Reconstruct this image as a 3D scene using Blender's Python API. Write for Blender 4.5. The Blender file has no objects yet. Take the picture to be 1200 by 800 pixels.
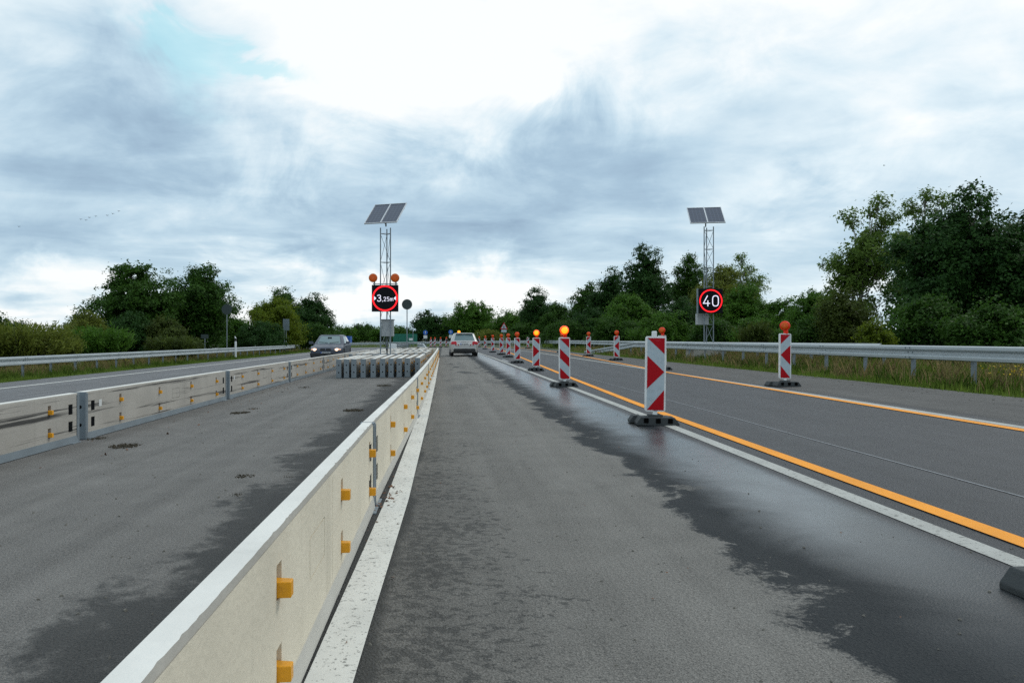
import bpy, math, random
import numpy as np
from mathutils import Vector, Matrix

SC = bpy.context.scene
COL = SC.collection
R = math.radians

# ------------------------------------------------------------------ camera
F_PX, VX, HY, CAM_Z = 880.0, 520.0, 397.0, 1.15
cd = bpy.data.cameras.new("camera")
cam = bpy.data.objects.new("camera", cd); COL.objects.link(cam)
cam.location = (0, 0, CAM_Z); cam.rotation_euler = (R(90), 0, 0)
cd.sensor_width = 36.0; cd.lens = 36.0 * F_PX / 1200.0
cd.shift_x = (600 - VX) / 1200.0; cd.shift_y = (HY - 400) / 1200.0
cd.clip_start = 0.05; cd.clip_end = 6000
SC.camera = cam

# ------------------------------------------------------------------ world: overcast sky
SUN_EL, SUN_AZ = 46.0, 62.0          # azimuth from +Y towards +X
W = bpy.data.worlds.new("World"); SC.world = W; W.use_nodes = True
nt = W.node_tree; nt.nodes.clear()
def N(tree, typ, **kw):
    n = tree.nodes.new(typ)
    for k, v in kw.items(): setattr(n, k, v)
    return n
class NG:
    """small helper to write node maths"""
    def __init__(s, tree): s.t = tree
    def put(s, sock, v):
        if isinstance(v, bpy.types.NodeSocket): s.t.links.new(v, sock)
        else: sock.default_value = v
    def math(s, op, a, b=0.0, c=0.0, clamp=False):
        n = N(s.t, 'ShaderNodeMath', operation=op, use_clamp=clamp)
        s.put(n.inputs[0], a); s.put(n.inputs[1], b); s.put(n.inputs[2], c)
        return n.outputs[0]
    def vm(s, op, a, b=(0, 0, 0), scale=1.0):
        n = N(s.t, 'ShaderNodeVectorMath', operation=op)
        s.put(n.inputs[0], a)
        if op == 'SCALE': n.inputs[3].default_value = scale
        else: s.put(n.inputs[1], b)
        return n.outputs['Value'] if op in ('DOT_PRODUCT', 'LENGTH') else n.outputs['Vector']
    def rng(s, v, a, b, c=0.0, d=1.0, smooth=True):
        n = N(s.t, 'ShaderNodeMapRange', interpolation_type='SMOOTHSTEP' if smooth else 'LINEAR')
        s.put(n.inputs['Value'], v); s.put(n.inputs['From Min'], a); s.put(n.inputs['From Max'], b)
        s.put(n.inputs['To Min'], c); s.put(n.inputs['To Max'], d)
        return n.outputs['Result']
    def noise(s, vec, scale, detail=4, rough=0.5, dist=0.0, dims='3D'):
        n = N(s.t, 'ShaderNodeTexNoise', noise_dimensions=dims)
        s.put(n.inputs['Vector'], vec); n.inputs['Scale'].default_value = scale
        n.inputs['Detail'].default_value = detail; n.inputs['Roughness'].default_value = rough
        n.inputs['Distortion'].default_value = dist
        return n.outputs['Fac']
    def voro(s, vec, scale, rnd=1.0):
        n = N(s.t, 'ShaderNodeTexVoronoi'); s.put(n.inputs['Vector'], vec)
        n.inputs['Scale'].default_value = scale; n.inputs['Randomness'].default_value = rnd
        return n.outputs['Distance']
    def mapping(s, vec, scale=(1, 1, 1), rot=(0, 0, 0), loc=(0, 0, 0)):
        n = N(s.t, 'ShaderNodeMapping'); s.put(n.inputs['Vector'], vec)
        n.inputs['Scale'].default_value = scale; n.inputs['Rotation'].default_value = rot; n.inputs['Location'].default_value = loc
        return n.outputs[0]
    def mix(s, f, a, b, mode='MIX'):
        n = N(s.t, 'ShaderNodeMix', data_type='RGBA', blend_type=mode)
        s.put(n.inputs[0], f)
        for sk, v in ((n.inputs[6], a), (n.inputs[7], b)):
            if not isinstance(v, bpy.types.NodeSocket) and len(v) == 3: v = (*v, 1)
            s.put(sk, v)
        return n.outputs[2]
    def ramp(s, v, stops, interp='LINEAR'):
        n = N(s.t, 'ShaderNodeValToRGB'); s.put(n.inputs[0], v)
        cr = n.color_ramp; cr.interpolation = interp
        while len(cr.elements) < len(stops): cr.elements.new(0.5)
        for e, (p, c) in zip(cr.elements, stops):
            e.position = p; e.color = (*c, 1) if len(c) == 3 else c
        return n.outputs[0]
    def xyz(s, v):
        n = N(s.t, 'ShaderNodeSeparateXYZ'); s.put(n.inputs[0], v)
        return n.outputs
    def comb(s, x, y, z):
        n = N(s.t, 'ShaderNodeCombineXYZ')
        for i, v in enumerate((x, y, z)): s.put(n.inputs[i], v)
        return n.outputs[0]

g_ = NG(nt)
out = N(nt, 'ShaderNodeOutputWorld'); bg = N(nt, 'ShaderNodeBackground')
sky = N(nt, 'ShaderNodeTexSky', sky_type='NISHITA', sun_disc=False)
sky.sun_elevation = R(SUN_EL); sky.sun_rotation = R(SUN_AZ); sky.air_density = 1.0; sky.dust_density = 1.5
tc = N(nt, 'ShaderNodeTexCoord')
d = g_.vm('NORMALIZE', tc.outputs['Generated'])
dx, dy, dz = g_.xyz(d)
zz = g_.math('ADD', g_.math('MAXIMUM', dz, 0.0), 0.16)
P = g_.comb(g_.math('DIVIDE', dx, zz), g_.math('DIVIDE', dy, zz), 0.0)
Pw = g_.mapping(P, scale=(0.75, 1.0, 1), rot=(0, 0, R(-32)))
wob = g_.noise(g_.mapping(Pw, loc=(7.3, 2.1, 0)), 0.9, 3, 0.5)
n_big = g_.noise(g_.mapping(Pw, loc=(3.1, 5.7, 0)), 0.85, 9, 0.52, 0.25)
n_mid = g_.noise(g_.mapping(Pw, loc=(11.0, 1.9, 0), scale=(1, 1.05, 1)), 2.3, 10, 0.60, 0.45)
n_fine = g_.noise(g_.mapping(d, scale=(6, 6, 8), rot=(0, R(-14), 0), loc=(1.7, 0.4, 0)), 1.15, 10, 0.60, 0.5)
def px_dir(x, y):
    v = Vector(((x - VX) / F_PX, 1.0, (HY - y) / F_PX)); v.normalize(); return v
dn = g_.vm('ADD', d, g_.vm('SCALE', g_.vm('SUBTRACT', g_.comb(n_big, n_mid, n_fine), (0.5, 0.5, 0.5)), scale=0.22))
def lobe(x, y, ru, rv, tilt=0.0):
    """soft elliptic patch of the sky around a fixed direction (half widths in radians, long axis tilted)"""
    c = px_dir(x, y)
    right = Vector((c.y, -c.x, 0)).normalized(); up = right.cross(c).normalized()
    a = right * math.cos(tilt) + up * math.sin(tilt); b = up * math.cos(tilt) - right * math.sin(tilt)
    ka = g_.vm('DOT_PRODUCT', dn, tuple(a / ru)); kb = g_.vm('DOT_PRODUCT', dn, tuple(b / rv))
    q = g_.math('ADD', g_.math('MULTIPLY', ka, ka), g_.math('MULTIPLY', kb, kb))
    f = g_.math('POWER', 2.718, g_.math('MULTIPLY', q, -1.0))
    return g_.math('MULTIPLY', f, g_.math('GREATER_THAN', g_.vm('DOT_PRODUCT', d, tuple(c)), 0.0))
B = g_.math('ADD', 0.66, g_.math('MULTIPLY', g_.math('SUBTRACT', n_big, 0.5), 0.95))
B = g_.math('ADD', B, g_.math('MULTIPLY', g_.math('SUBTRACT', n_mid, 0.5), 0.85))
B = g_.math('ADD', B, g_.math('MULTIPLY', g_.math('SUBTRACT', n_fine, 0.5), 0.55))
n_puff = g_.noise(g_.mapping(d, scale=(7, 7, 11), rot=(0, R(-22), 0), loc=(4.2, 9.1, 2.0)), 1.0, 7, 0.48, 0.2)
B = g_.math('ADD', B, g_.math('MULTIPLY', g_.math('SUBTRACT', n_puff, 0.5), 0.62))
LOBES = [  # x, y, half width, half height, tilt, weight
    (330, 25, .50, .13, 0.10, .22), (390, 130, .12, .10, 0.6, .32), (620, 20, .30, .10, .2, .16),
    (110, 190, .24, .14, 0.0, -.46), (30, 290, .18, .05, 0.0, -.15),
    (430, 250, .24, .06, .30, -.34), (660, 190, .26, .06, .35, -.22), (720, 262, .22, .04, .1, -.18),
    (940, 130, .45, .14, .15, -.10), (1010, 260, .26, .07, .2, -.16), (640, 100, .035, .03, .4, .40),
    (180, 352, .38, .05, 0, .52), (560, 338, .14, .035, .1, .32), (880, 215, .12, .045, .6, .22), (470, 350, .10, .03, 0, .2),
    (620, 310, .18, .04, .1, -.10), (1120, 40, .3, .14, 0, .16), (900, 60, .5, .3, 0, .10),
]
for x, y, ru, rv, ti, w in LOBES:
    B = g_.math('ADD', B, g_.math('MULTIPLY', lobe(x, y, ru, rv, ti), w))
cloud = g_.ramp(B, [(0.02, (.31, .44, .58)), (.27, (.41, .57, .71)), (.48, (.55, .72, .84)), (.74, (.77, .90, .97)), (1.04, (1.02, 1.05, 1.05))])
gap = g_.math('ADD', lobe(195, 66, .050, .024, -.3), g_.math('MULTIPLY', lobe(305, 72, .048, .016, 0.1), 1.1))
gap = g_.math('ADD', gap, g_.math('MULTIPLY', lobe(215, 105, .05, .03, .8), .45))
gap = g_.math('MULTIPLY', g_.rng(gap, .05, .95), .58)
skyb = g_.vm('SCALE', sky.outputs[0], scale=0.10)
skyc = g_.mix(gap, cloud, (.44, .84, .94))
skyc = g_.mix(0.06, skyc, skyb)
lp = g_.mix(g_.rng(dz, -0.02, 0.01), (.10, .12, .11), skyc)
nt.links.new(lp, bg.inputs['Color']); bg.inputs['Strength'].default_value = 1.0
# sky node sits behind the cloud deck at its usual 0.10 strength
nt.links.new(bg.outputs[0], out.inputs['Surface'])

sd = bpy.data.lights.new("sun", 'SUN'); sd.energy = 1.0; sd.angle = R(20); sd.color = (1.0, .95, .88)
sun = bpy.data.objects.new("sun", sd); COL.objects.link(sun)
sv = Vector((math.sin(R(SUN_AZ)) * math.cos(R(SUN_EL)), math.cos(R(SUN_AZ)) * math.cos(R(SUN_EL)), math.sin(R(SUN_EL))))
sun.rotation_euler = sv.to_track_quat('Z', 'Y').to_euler(); sun.location = (0, 0, 60)

vs = SC.view_settings
vs.view_transform = 'Standard'; vs.look = 'None'; vs.gamma = 1.0; vs.use_curve_mapping = False; vs.exposure = 0.0
SC.render.engine = 'CYCLES'
SC.cycles.use_denoising = False
SC.cycles.max_bounces = 6; SC.cycles.diffuse_bounces = 3; SC.cycles.glossy_bounces = 3; SC.cycles.transparent_max_bounces = 8

# ------------------------------------------------------------------ helpers
def g(x):
    """cross fall of the carriageway: rises gently to the right"""
    return 0.018 * max(-16.5, min(14.0, x))

def at(px, py, h=0.0):
    """road-level point (lifted h) that lies under a picture position"""
    tx, tz = (px - VX) / F_PX, (HY - py) / F_PX
    y = (CAM_Z - h) / (0.018 * tx - tz)
    return tx * y, y

class MB:
    def __init__(s): s.v, s.f, s.m = [], [], []
    def add(s, vs_, fs, m=0):
        o = len(s.v); s.v += [tuple(p) for p in vs_]
        for f in fs: s.f.append(tuple(i + o for i in f)); s.m.append(m)
        return s
    def box(s, c, size, rot=None, m=0, taper=1.0):
        hx, hy, hz = size[0] / 2, size[1] / 2, size[2] / 2
        vs_ = []
        for z in (-1, 1):
            t = taper if z > 0 else 1.0
            for x, y in ((-1, -1), (1, -1), (1, 1), (-1, 1)):
                p = Vector((x * hx * t, y * hy * t, z * hz))
                if rot is not None: p = rot @ p
                vs_.append(Vector(c) + p)
        return s.add(vs_, [(3, 2, 1, 0), (4, 5, 6, 7), (0, 1, 5, 4), (1, 2, 6, 5), (2, 3, 7, 6), (3, 0, 4, 7)], m)
    def tube(s, a, b, r0, r1=None, n=8, caps=True, m=0):
        a, b = Vector(a), Vector(b); r1 = r0 if r1 is None else r1
        ax = (b - a).normalized(); u = ax.orthogonal().normalized(); w = ax.cross(u)
        vs_ = []
        for c, r in ((a, r0), (b, r1)):
            for i in range(n):
                t = 2 * math.pi * i / n; vs_.append(c + (u * math.cos(t) + w * math.sin(t)) * r)
        fs = [(i, (i + 1) % n, n + (i + 1) % n, n + i) for i in range(n)]
        if caps: fs += [tuple(reversed(range(n))), tuple(range(n, 2 * n))]
        return s.add(vs_, fs, m)
    def path(s, pts, rads, n=6, m=0):
        rings = []
        for i, p in enumerate(pts):
            p = Vector(p); a = Vector(pts[max(i - 1, 0)]); b = Vector(pts[min(i + 1, len(pts) - 1)])
            ax = (b - a).normalized(); ref = Vector((0, 1, 0)) if abs(ax.z) > .7 else Vector((0, 0, 1))
            u = ax.cross(ref).normalized(); w = ax.cross(u)
            rings.append([p + (u * math.cos(2 * math.pi * k / n) + w * math.sin(2 * math.pi * k / n)) * rads[i] for k in range(n)])
        vs_ = [q for r in rings for q in r]; fs = []
        for i in range(len(rings) - 1):
            for k in range(n):
                fs.append((i * n + k, i * n + (k + 1) % n, (i + 1) * n + (k + 1) % n, (i + 1) * n + k))
        fs += [tuple(reversed(range(n))), tuple(range((len(rings) - 1) * n, len(rings) * n))]
        return s.add(vs_, fs, m)
    def lathe(s, prof, n=20, axis='Z', c=(0, 0, 0), m=0):
        """prof: list of (radius, height)"""
        vs_ = []; k = len(prof)
        for i in range(n):
            t = 2 * math.pi * i / n
            for r, h in prof:
                p = {'Z': (r * math.cos(t), r * math.sin(t), h), 'Y': (r * math.cos(t), h, r * math.sin(t)), 'X': (h, r * math.cos(t), r * math.sin(t))}[axis]
                vs_.append((p[0] + c[0], p[1] + c[1], p[2] + c[2]))
        fs = []
        for i in range(n):
            j = (i + 1) % n
            for q in range(k - 1):
                fs.append((i * k + q, j * k + q, j * k + q + 1, i * k + q + 1))
        fs.append(tuple(i * k for i in reversed(range(n)))); fs.append(tuple(i * k + k - 1 for i in range(n)))
        return s.add(vs_, fs, m)
    def prism(s, poly, depth, plane='XZ', off=0.0, m=0):
        """extrude a 2D outline; XZ plane extrudes along +Y from off to off+depth"""
        n = len(poly)
        mp = {'XZ': lambda a, b, t: (a, t, b), 'YZ': lambda a, b, t: (t, a, b), 'XY': lambda a, b, t: (a, b, t)}[plane]
        vs_ = [mp(a, b, off) for a, b in poly] + [mp(a, b, off + depth) for a, b in poly]
        fs = [tuple(range(n)), tuple(reversed(range(n, 2 * n)))] + [(i, n + i, n + (i + 1) % n, (i + 1) % n) for i in range(n)]
        return s.add(vs_, fs, m)
    def mesh(s, name, mats, smooth=False, fix=True):
        me = bpy.data.meshes.new(name); me.from_pydata(s.v, [], s.f)
        for mt in (mats if isinstance(mats, (list, tuple)) else [mats]): me.materials.append(mt)
        if len(me.materials) > 1: me.polygons.foreach_set('material_index', s.m)
        if fix:
            import bmesh
            bm = bmesh.new(); bm.from_mesh(me); bmesh.ops.recalc_face_normals(bm, faces=bm.faces); bm.to_mesh(me); bm.free()
        if smooth: me.polygons.foreach_set('use_smooth', [True] * len(me.polygons))
        me.update(); return me
    def obj(s, name, mats, parent=None, smooth=False, bevel=0.0, loc=None, rz=0.0, seg=2):
        o = bpy.data.objects.new(name, s.mesh(name, mats, smooth)); COL.objects.link(o)
        if parent is not None: o.parent = parent
        if loc is not None: o.location = loc
        if rz: o.rotation_euler.z = rz
        if bevel:
            b = o.modifiers.new('bevel', 'BEVEL'); b.width = bevel; b.segments = seg; b.limit_method = 'ANGLE'; b.angle_limit = R(35)
        return o

def tag(o, label, cat, group=None):
    o['label'] = label; o['category'] = cat
    if group: o['group'] = group
    return o
def thing(name, label, cat, loc=(0, 0, 0), rz=0.0, group=None):
    o = bpy.data.objects.new(name, None); COL.objects.link(o); o.empty_display_size = .2
    o.location = loc; o.rotation_euler.z = rz
    return tag(o, label, cat, group)
def kind(o, k): o['kind'] = k; return o
def dup(root, loc, rz, label, group=None):
    def cp(o, parent):
        c = o.copy(); COL.objects.link(c)
        if parent is not None: c.parent = parent
        for ch in o.children: cp(ch, c)
        return c
    r = cp(root, None); r.location = loc; r.rotation_euler.z = rz; r['label'] = label
    if group: r['group'] = group
    return r
ORD = ['first', 'second', 'third', 'fourth', 'fifth', 'sixth', 'seventh', 'eighth', 'ninth', 'tenth', 'eleventh', 'twelfth']

# ------------------------------------------------------------------ materials
def mat(name):
    m = bpy.data.materials.new(name); m.use_nodes = True
    t = m.node_tree; b = t.nodes['Principled BSDF']
    return m, NG(t), b
def simple(name, col, rough=.5, metal=0.0, var=.12, scale=6.0, bump=0.0, bscale=40, spec=.5, coat=0.0):
    m, q, b = mat(name)
    tcn = N(q.t, 'ShaderNodeTexCoord'); p = tcn.outputs['Object']
    n = q.noise(p, scale, 5, .6)
    c = q.mix(n, tuple(max(0, x * (1 - var)) for x in col), tuple(min(1, x * (1 + var)) for x in col))
    q.put(b.inputs['Base Color'], c)
    q.put(b.inputs['Roughness'], q.rng(n, .3, .7, max(.02, rough - .08), min(1, rough + .08)))
    b.inputs['Metallic'].default_value = metal; b.inputs['Specular IOR Level'].default_value = spec
    b.inputs['Coat Weight'].default_value = coat; b.inputs['Coat Roughness'].default_value = .05
    if bump:
        bn = N(q.t, 'ShaderNodeBump'); bn.inputs['Strength'].default_value = bump; bn.inputs['Distance'].default_value = .01
        q.put(bn.inputs['Height'], q.noise(p, bscale, 4, .6)); q.put(b.inputs['Normal'], bn.outputs[0])
    return m
def dirty(name, col, rough, dirt=.5, dcol=(.12, .11, .09), spec=.35):
    """coated surface with blotches of road spray and a few scrapes"""
    m, q, b = mat(name)
    tcn = N(q.t, 'ShaderNodeTexCoord'); p = tcn.outputs['Object']; oi = N(q.t, 'ShaderNodeObjectInfo')
    p2 = q.vm('ADD', p, q.comb(q.math('MULTIPLY', oi.outputs['Random'], 23.0), 0.0, q.math('MULTIPLY', oi.outputs['Random'], 9.0)))
    n = q.noise(p2, 14, 6, .7); sc = q.noise(q.mapping(p2, scale=(2, 1, 26), rot=(0, R(24), 0)), 2.2, 4, .6)
    sp_ = q.rng(q.noise(p2, 60, 3, .6), .60, .70)
    f = q.math('ADD', q.math('MULTIPLY', q.rng(n, .45, .75), .55), q.math('MULTIPLY', sp_, .35))
    f = q.math('ADD', f, q.math('MULTIPLY', q.rng(sc, .68, .72), .5))
    q.put(b.inputs['Base Color'], q.mix(q.math('MULTIPLY', q.math('MINIMUM', f, 1.0), dirt), col, dcol)); b.inputs['Roughness'].default_value = rough; b.inputs['Specular IOR Level'].default_value = spec
    return m
def glow(name, col, strength, base=None):
    m, q, b = mat(name)
    b.inputs['Base Color'].default_value = (*(base or col), 1); b.inputs['Roughness'].default_value = .3
    b.inputs['Emission Color'].default_value = (*col, 1); b.inputs['Emission Strength'].default_value = strength
    return m

# ---- asphalt of the whole carriageway (bands laid side by side across the road)
def asphalt():
    m, q, b = mat('asphalt')
    geo = N(q.t, 'ShaderNodeNewGeometry'); p = geo.outputs['Position']
    x, y, z = q.xyz(p)
    flat = q.comb(x, y, 0.0)
    big = q.noise(flat, .35, 5, .55)
    med = q.noise(flat, 2.3, 6, .6)
    fin = q.noise(flat, 62, 5, .75)
    grit = q.voro(flat, 95)
    str_ = q.noise(q.mapping(flat, scale=(3.2, .12, 1)), 1.0, 6, .6)
    edge = q.math('MULTIPLY', q.math('SUBTRACT', q.noise(flat, 1.1, 7, .62, .6), .5), 1.0)
    xe = q.math('ADD', x, q.math('MULTIPLY', q.math('SUBTRACT', q.noise(flat, 9, 3, .5), .5), .05))
    def xs(v): return (v + 16) / 28
    A, Bm, C, D, E = (.165, .165, .170), (.165, .157, .147), (.180, .171, .157), (.056, .057, .061), (.108, .104, .099)
    base = q.ramp(q.math('DIVIDE', q.math('ADD', xe, 16.0), 28.0),
                  [(0, A), (xs(-4.50), A), (xs(-4.30), Bm), (xs(-.52), Bm), (xs(-.50), C), (xs(2.545), C), (xs(2.565), D), (xs(7.05), D), (xs(7.12), E), (1, E)])
    v = q.math('ADD', .36, q.math('ADD', q.math('MULTIPLY', q.rng(fin, .30, .70, 0.0, 1.0, False), .85), q.math('MULTIPLY', big, .35)))
    v = q.math('ADD', v, q.math('MULTIPLY', q.math('SUBTRACT', str_, .5), .75))
    v = q.math('ADD', v, q.math('MULTIPLY', q.math('SUBTRACT', med, .5), .55))
    v = q.math('ADD', v, q.math('MULTIPLY', q.rng(q.noise(flat, 170, 2, .7), .32, .68, -.5, .5, False), 1.05))
    col = q.mix(1.0, base, q.comb(v, v, v), 'MULTIPLY')
    dust = q.math('MULTIPLY', q.rng(q.noise(q.mapping(flat, scale=(1.6, .6, 1)), .9, 6, .62), .56, .76), .22)
    col = q.mix(q.math('MULTIPLY', dust, q.rng(x, 2.6, 2.4)), col, (.30, .29, .27))
    # light aggregate grains
    col = q.mix(q.math('MULTIPLY', q.rng(grit, .22, .06), .45), col, (.36, .35, .33))
    # --- damp skin: blotches in the running lane, thick beside the barrier line, breaking up to the right
    pat = q.math('ADD', q.math('MULTIPLY', q.noise(q.mapping(flat, scale=(1.0, 1.25, 1), rot=(0, 0, R(18))), 14, 6, .7, .5), .75), q.math('MULTIPLY', q.noise(flat, 1.7, 4, .6), .25))
    near = q.rng(y, 15, 3.0)
    left = q.rng(x, 1.15, -.25)
    thr = q.math('SUBTRACT', .645, q.math('MULTIPLY', q.math('MULTIPLY', left, q.math('ADD', .35, q.math('MULTIPLY', near, .65))), .19))
    soft = q.math('MULTIPLY', q.math('MULTIPLY', q.rng(q.math('ADD', x, q.math('MULTIPLY', edge, .9)), .95, -.30), near), .55)
    damp = q.math('MULTIPLY', q.rng(pat, q.math('SUBTRACT', thr, .02), q.math('ADD', thr, .07)), q.math('MULTIPLY', q.rng(x, -.52, -.48), q.rng(x, 1.9, 1.3)))
    damp = q.math('MAXIMUM', q.math('MULTIPLY', damp, .75), q.math('MULTIPLY', soft, q.math('ADD', .6, q.math('MULTIPLY', damp, .6))))
    damp = q.math('MULTIPLY', damp, q.rng(x, -.62, -.5))
    edge_d = q.math('MULTIPLY', q.rng(q.math('ADD', x, q.math('MULTIPLY', edge, .30)), -.18, -.27), q.rng(x, -.62, -.5))
    damp = q.math('MAXIMUM', damp, q.math('MULTIPLY', edge_d, .9))
    # closed strip: dark damp band along the foot of the barrier
    bx = q.math('ADD', x, q.math('MULTIPLY', edge, 1.5))
    bx = q.math('ADD', bx, q.math('MULTIPLY', q.math('SUBTRACT', q.noise(flat, 8, 6, .72), .5), .75))
    band = q.math('MULTIPLY', q.rng(bx, -1.60, -1.30), q.rng(x, -.48, -.52))
    damp2 = q.math('MULTIPLY', band, q.rng(y, 34, 16))
    damp = q.math('MAXIMUM', damp, q.math('MULTIPLY', damp2, .85))
    # --- wet run-off along the seam
    wx = q.math('ADD', x, q.math('MULTIPLY', edge, 1.0))
    wx = q.math('ADD', wx, q.math('MULTIPLY', q.math('SUBTRACT', q.noise(flat, 7, 5, .7), .5), .22))
    wx = q.math('ADD', wx, q.math('MULTIPLY', q.math('SUBTRACT', q.noise(flat, 38, 5, .75), .5), .30))
    wet = q.math('MULTIPLY', q.rng(wx, 1.46, 1.56), q.rng(x, 2.75, 2.60))
    isl = q.rng(q.noise(flat, 2.6, 6, .65, .5), .60, .65)
    wet = q.math('MULTIPLY', wet, q.math('SUBTRACT', 1.0, q.math('MULTIPLY', isl, q.rng(x, 2.1, 1.6))))
    puddle = q.rng(q.noise(q.mapping(flat, scale=(1, .35, 1)), 1.3, 5, .6, .4), .53, .62)
    far = q.math('MULTIPLY', puddle, q.math('MULTIPLY', q.rng(y, 12, 24), q.math('MULTIPLY', q.rng(x, -.2, .4), q.rng(x, 2.7, 2.5))))
    wet = q.math('MAXIMUM', wet, q.math('MULTIPLY', far, .8))
    col = q.mix(q.math('MULTIPLY', damp, .80), col, (.022, .025, .027))
    col = q.mix(q.math('MULTIPLY', wet, .86), col, (.012, .017, .022))
    # sealed joint lines
    q.put(b.inputs['Base Color'], col)
    rough = q.math('ADD', .70, q.math('MULTIPLY', fin, .2))
    rough = q.math('SUBTRACT', rough, q.math('MULTIPLY', damp, .12))
    rd = q.math('MULTIPLY', q.rng(x, 2.55, 2.6), q.rng(x, 7.1, 7.0))
    rough = q.math('SUBTRACT', rough, q.math('MULTIPLY', rd, .24))
    core = q.math('MULTIPLY', q.rng(q.math('ADD', x, q.math('MULTIPLY', edge, .7)), 1.72, 2.30), q.rng(q.math('ADD', y, q.math('MULTIPLY', x, -.9)), -.2, 2.6))
    wr = q.math('SUBTRACT', .62, q.math('MULTIPLY', core, q.math('ADD', .26, q.math('MULTIPLY', q.rng(med, .35, .6), .12))))
    n = N(q.t, 'ShaderNodeMix', data_type='FLOAT')
    q.put(n.inputs[0], wet); q.put(n.inputs[2], rough); q.put(n.inputs[3], wr)
    q.put(b.inputs['Roughness'], n.outputs[0])
    q.put(b.inputs['Specular IOR Level'], q.math('ADD', q.math('SUBTRACT', .25, q.math('MULTIPLY', q.math('MAXIMUM', damp, wet), .20)), q.math('MULTIPLY', wet, q.math('MULTIPLY', core, .55))))
    q.put(b.inputs['Coat Weight'], q.math('MULTIPLY', wet, q.math('MULTIPLY', core, .38))); b.inputs['Coat Roughness'].default_value = .24; b.inputs['Coat IOR'].default_value = 1.4
    bn = N(q.t, 'ShaderNodeBump'); bn.inputs['Distance'].default_value = .012
    q.put(bn.inputs['Strength'], q.math('SUBTRACT', .70, q.math('MULTIPLY', wet, q.math('ADD', .15, q.math('MULTIPLY', core, .40)))))
    q.put(bn.inputs['Height'], q.math('ADD', q.math('MULTIPLY', grit, .9), q.math('MULTIPLY', fin, .5)))
    q.put(b.inputs['Normal'], bn.outputs[0])
    return m
def paint(name, col, worn=.25, ribs=False):
    m, q, b = mat(name)
    geo = N(q.t, 'ShaderNodeNewGeometry'); p = geo.outputs['Position']
    big = q.noise(p, 2.2, 5, .6); pit = q.voro(p, 42); fin = q.noise(p, 30, 5, .7)
    c = q.mix(q.rng(big, .35, .75), col, tuple(x * .84 for x in col))
    w = q.math('MULTIPLY', q.rng(fin, .56, .64), worn * 2.4)
    w = q.math('MAXIMUM', w, q.math('MULTIPLY', q.rng(pit, .20, .08), worn * 2.4))
    c = q.mix(q.math('MINIMUM', w, 1.0), c, (.09, .09, .085))
    q.put(b.inputs['Base Color'], c); b.inputs['Roughness'].default_value = .65; b.inputs['Specular IOR Level'].default_value = .3
    bn = N(q.t, 'ShaderNodeBump'); bn.inputs['Strength'].default_value = .35; bn.inputs['Distance'].default_value = .006
    h = fin
    if ribs:
        wv = N(q.t, 'ShaderNodeTexWave', wave_type='BANDS', bands_direction='Y'); q.put(wv.inputs['Vector'], p); wv.inputs['Scale'].default_value = 9.0
        h = q.math('ADD', q.math('MULTIPLY', wv.outputs['Fac'], .8), q.math('MULTIPLY', fin, .3))
        c2 = q.mix(q.math('MULTIPLY', wv.outputs['Fac'], .18), c, tuple(x * .6 for x in col)); q.put(b.inputs['Base Color'], c2)
    q.put(bn.inputs['Height'], h); q.put(b.inputs['Normal'], bn.outputs[0])
    return m
def concrete(name, col, scuff=0.0):
    m, q, b = mat(name)
    tcn = N(q.t, 'ShaderNodeTexCoord'); p = tcn.outputs['Object']
    oi = N(q.t, 'ShaderNodeObjectInfo')
    p = q.vm('ADD', p, q.comb(q.math('MULTIPLY', oi.outputs['Random'], 31.0), q.math('MULTIPLY', oi.outputs['Random'], 17.0), 0.0))
    big = q.noise(p, 1.6, 6, .6)
    drip = q.noise(q.mapping(p, scale=(3, 9, .5)), 1.0, 6, .65)
    fin = q.noise(p, 55, 4, .7); pore = q.voro(p, 33)
    c = q.mix(q.rng(big, .25, .8), tuple(x * .86 for x in col), tuple(x * 1.06 for x in col))
    c = q.mix(q.math('MULTIPLY', q.rng(drip, .54, .80), .30), c, tuple(x * .55 for x in col))
    c = q.mix(q.math('MULTIPLY', q.rng(pore, .085, .03), q.math('MULTIPLY', q.rng(fin, .5, .65), .7)), c, (.10, .095, .085))
    if scuff:
        sc = q.noise(q.mapping(p, scale=(1, .22, 13)), 1.2, 5, .6, .15)
        sc2 = q.noise(q.mapping(p, scale=(1, .16, 6)), 1.9, 4, .6)
        f = q.math('MULTIPLY', q.rng(sc, .53, .61), q.rng(sc2, .38, .54))
        c = q.mix(q.math('MULTIPLY', f, scuff), c, (.06, .058, .055))
    q.put(b.inputs['Base Color'], c); b.inputs['Roughness'].default_value = .85; b.inputs['Specular IOR Level'].default_value = .25
    bn = N(q.t, 'ShaderNodeBump'); bn.inputs['Strength'].default_value = .25; bn.inputs['Distance'].default_value = .01
    q.put(bn.inputs['Height'], q.math('ADD', fin, q.math('MULTIPLY', pore, .6))); q.put(b.inputs['Normal'], bn.outputs[0])
    return m
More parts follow.
